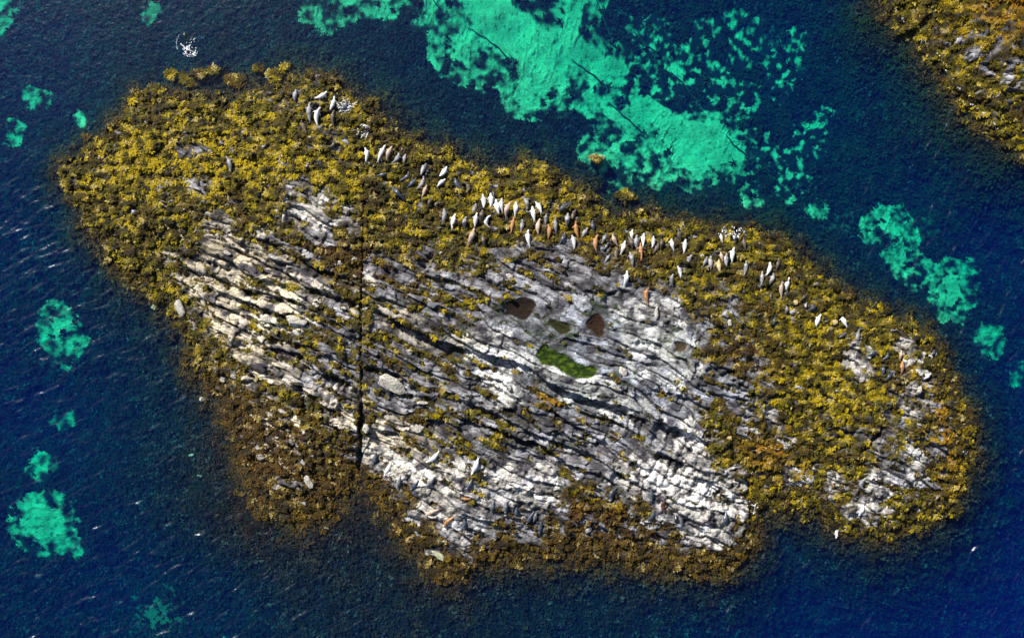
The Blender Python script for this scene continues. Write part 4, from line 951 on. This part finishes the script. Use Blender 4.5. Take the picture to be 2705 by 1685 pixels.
for (a, b) in zip([(2120, 20), (2135, 45), (2185, 95), (2215, 125), (2237, 157), (2262, 205), (2300, 245), (2325, 265), (2352, 290)], [(2127, 28), (2142, 52), (2200, 112), (2236, 155), (2258, 190), (2272, 215), (2306, 250), (2332, 275), (2364, 305)]):
    surf += [(a[0] + (b[0] - a[0]) * t + RNG.normal(0, 1.2) - 3, a[1] + (b[1] - a[1]) * t + RNG.normal(0, 1.2) + 2, .5 + .9 * RNG.random() ** 2) for t in RNG.random(12)]
tag(foam("surf_foam", surf, [], "thin broken line of white foam along the opposite shore", "foam"), kind="stuff")

# ------------------------------------------------------------------ loose stones
M_STONE = simple_mat("pale_stone", (.56, .53, .47), .85, (.26, .25, .23), 6.0)
M_BLUE = simple_mat("slate_stone", (.16, .18, .24), .7, (.10, .11, .14), 5.0)
M_YEL = simple_mat("lichen_stone", (.52, .38, .12), .8, (.40, .33, .22), 3.0)
M_SUNK = simple_mat("sunken_stone", (.45, .46, .34), .8, (.25, .27, .18), 3.0)
def stone(px_, py_, rx, ry, ang, hgt, mat, label, seed, group="loose stones on the islet"):
    bm = bmesh.new()
    bmesh.ops.create_cube(bm, size=2)
    bmesh.ops.subdivide_edges(bm, edges=bm.edges[:], cuts=7, use_grid_fill=True)
    r = np.random.default_rng(seed)
    dirs = r.normal(size=(10, 3)) * (1, 1, .6); dirs /= np.linalg.norm(dirs, axis=1)[:, None]; cut = .62 + .35 * r.random(10)
    ca, sa = math.cos(math.radians(-ang)), math.sin(math.radians(-ang))
    for v in bm.verts:
        c = np.array(v.co)
        c = c / (np.abs(c) ** 3.2).sum() ** (1 / 3.2)
        for d, k in zip(dirs, cut):
            q = c @ d
            if q > k: c = c - d * (q - k) * .97
        c = c * (1.06 + .05 * math.sin(7 * c[0] + seed) * math.cos(6 * c[1]) + .05 * r.random())
        x, y = c[0] * rx / PX, c[1] * ry / PX
        v.co = Vector((x * ca - y * sa, x * sa + y * ca, c[2] * hgt * .7))
    o = finish("stone", bm, mat, smooth=False)
    x0, y0 = wx(px_), wy(py_)
    z = ground_z(np.array([x0]), np.array([y0]))[0]
    f = (H - z) / H
    o.location = (x0 * f, y0 * f, z + hgt * .05)
    return tag(o, label, "stone", group)
STONES = [(840,614,6,5,10,.3,M_STONE,"squarish white stone left of the fissure, in brown weed"), (870,581,3.5,4.5,20,.2,M_STONE,"small white stone just right of the fissure's upper end"), (841,655,5,3.5,30,.2,M_STONE,"white stone left of the fissure, below the squarish one"), (884,677,7,3.5,20,.2,M_STONE,"long white stone right of the fissure above the pale slab"),
 (870,730,5,4.5,0,.25,M_STONE,"round white stone beside the fissure at the slab's upper end"), (842,738,4,3.5,0,.2,M_STONE,"round white stone left of the fissure, level with the slab's end"), (816,730,7,3,15,.2,M_STONE,"flat white stone in dark gully left of the fissure"), (1025,723,10,8,35,.35,M_BLUE,"only blue-grey boulder, in ochre weed"), (1071,593,4,2.5,10,.15,M_STONE,"small white stone below the big pinkish seal"), (1025,641,4.5,4,0,.2,M_STONE,"pale stone beside the short diagonal cleft"), (804,622,3.5,4,0,.18,M_STONE,"small white stone in brown weed, far left of the squarish one"),
 (631,538,4,7,-20,.25,M_STONE,"narrow white stone standing in weed above the left ridges"), (673,521,5,12,0,.4,M_STONE,"tall cream stone left of the guano patch"), (649,699,7,4,15,.25,M_STONE,"pale stone lying in the long dark cleft on the left"), (539,600,9,4.5,10,.25,M_STONE,"oblong pale stone between the left ridges"), (649,626,4,2.5,5,.15,M_STONE,"little stone in the dark gully of the left ridges"), (427,730,10,20,-25,.5,M_STONE,"long mottled boulder off the islet's left edge"), (702,763,27,14,20,.55,M_STONE,"big angular grey block left of the fissure"), (631,754,20,9,15,.4,M_STONE,"flat grey block next to the big angular block"), (708,787,14,9,25,.35,M_STONE,"rounded block under the big angular block"),
 (926,909,36,17,33,.6,M_STONE,"largest slab, tilted pale slab right of the fissure"), (970,834,7,6,30,.3,M_STONE,"white stone in the dark cleft right of the fissure"), (983,796,7,6,30,.3,M_STONE,"ring-stained stone under the long scarp"), (849,847,5,6,10,.3,M_BLUE,"grey cube-like stone in the fissure"), (1001,955,12,4,5,.25,M_STONE,"flat white stone in dark hollow below the largest slab"), (988,1014,16,10,20,.4,M_STONE,"pale block among rubble below the largest slab"), (867,1017,8,11,-15,.35,M_STONE,"pale upright block right of the fissure's lower end"), (990,938,10,2.5,5,.15,M_STONE,"thin white sliver in the dark hollow"), (937,936,5,3,0,.2,M_STONE,"small white stone at the largest slab's lower tip"),
 (1886,717,6,6,0,.35,M_YEL,"round yellow boulder among seals on the right flank"), (1664,607,4.5,4.5,0,.25,M_STONE,"round white stone beside two grey seals"), (1877,1137,7,5,25,.25,M_STONE,"first of two white stones by the inlet"), (1894,1146,7,5,25,.25,M_STONE,"second of two white stones, nearer the water"), (1728,1038,7,6,0,.3,M_YEL,"round yellow boulder in weed at the lower right"), (1976,765,10,6,-25,.35,M_YEL,"yellowish boulder by the dark flat seal"), (2178,925,5,12,10,.4,M_STONE,"upright cream stone near the right end"),
 (720,1190,8,6,30,.3,M_STONE,"pale stone at the waterline of the lower left weed"), (730,1142,8,16,-25,.3,M_STONE,"long pale stone in the lower left weed"), (720,1095,20,7,35,.3,M_STONE,"pale slanting slab in the lower left weed"), (480,945,7,6,0,.3,M_STONE,"cream stone in brown weed on the left edge"), (530,897,9,8,20,.35,M_STONE,"cream stone below the left ledge"), (1045,600,4,3,0,.18,M_STONE,"little stone left of the big pinkish seal"), (1730,765,5,7,0,.25,M_STONE,"white stone in ochre weed right of the grey rock"), (1890,740,3.5,3.5,0,.2,M_STONE,"pale pebble below the yellow boulder"), (1208,655,9,6,20,.3,M_STONE,"white block on bedded rock above the brown pool"), (1475,880,11,11,0,.4,M_STONE,"rounded white block on the guano rock right of the green pool"), (1555,745,6,17,8,.5,M_STONE,"upright grey stone on the guano rock below the orange seal")]
for i, a in enumerate(STONES): stone(*a, seed=100 + i)
SUNK = [(1046,1320,26,8,25,.3,M_SUNK,"pale greenish rock just under water at the bottom edge"), (455,1078,7,5,0,.3,M_SUNK,"white stone under water, upper of two off the lower left"), (474,1128,6,4,0,.25,M_SUNK,"white stone under water, lower of two off the lower left"), (775,1250,6,3.5,15,.2,M_SUNK,"lone pale stone under dark water at the bottom"), (365,728,6,8,-20,.3,M_SUNK,"greenish stone under water off the left edge"), (530,1510,7,4,0,.25,M_SUNK,"pale stone under water at the very bottom left")]
for i, a in enumerate(SUNK): stone(*a, seed=300 + i, group="stones under the water")
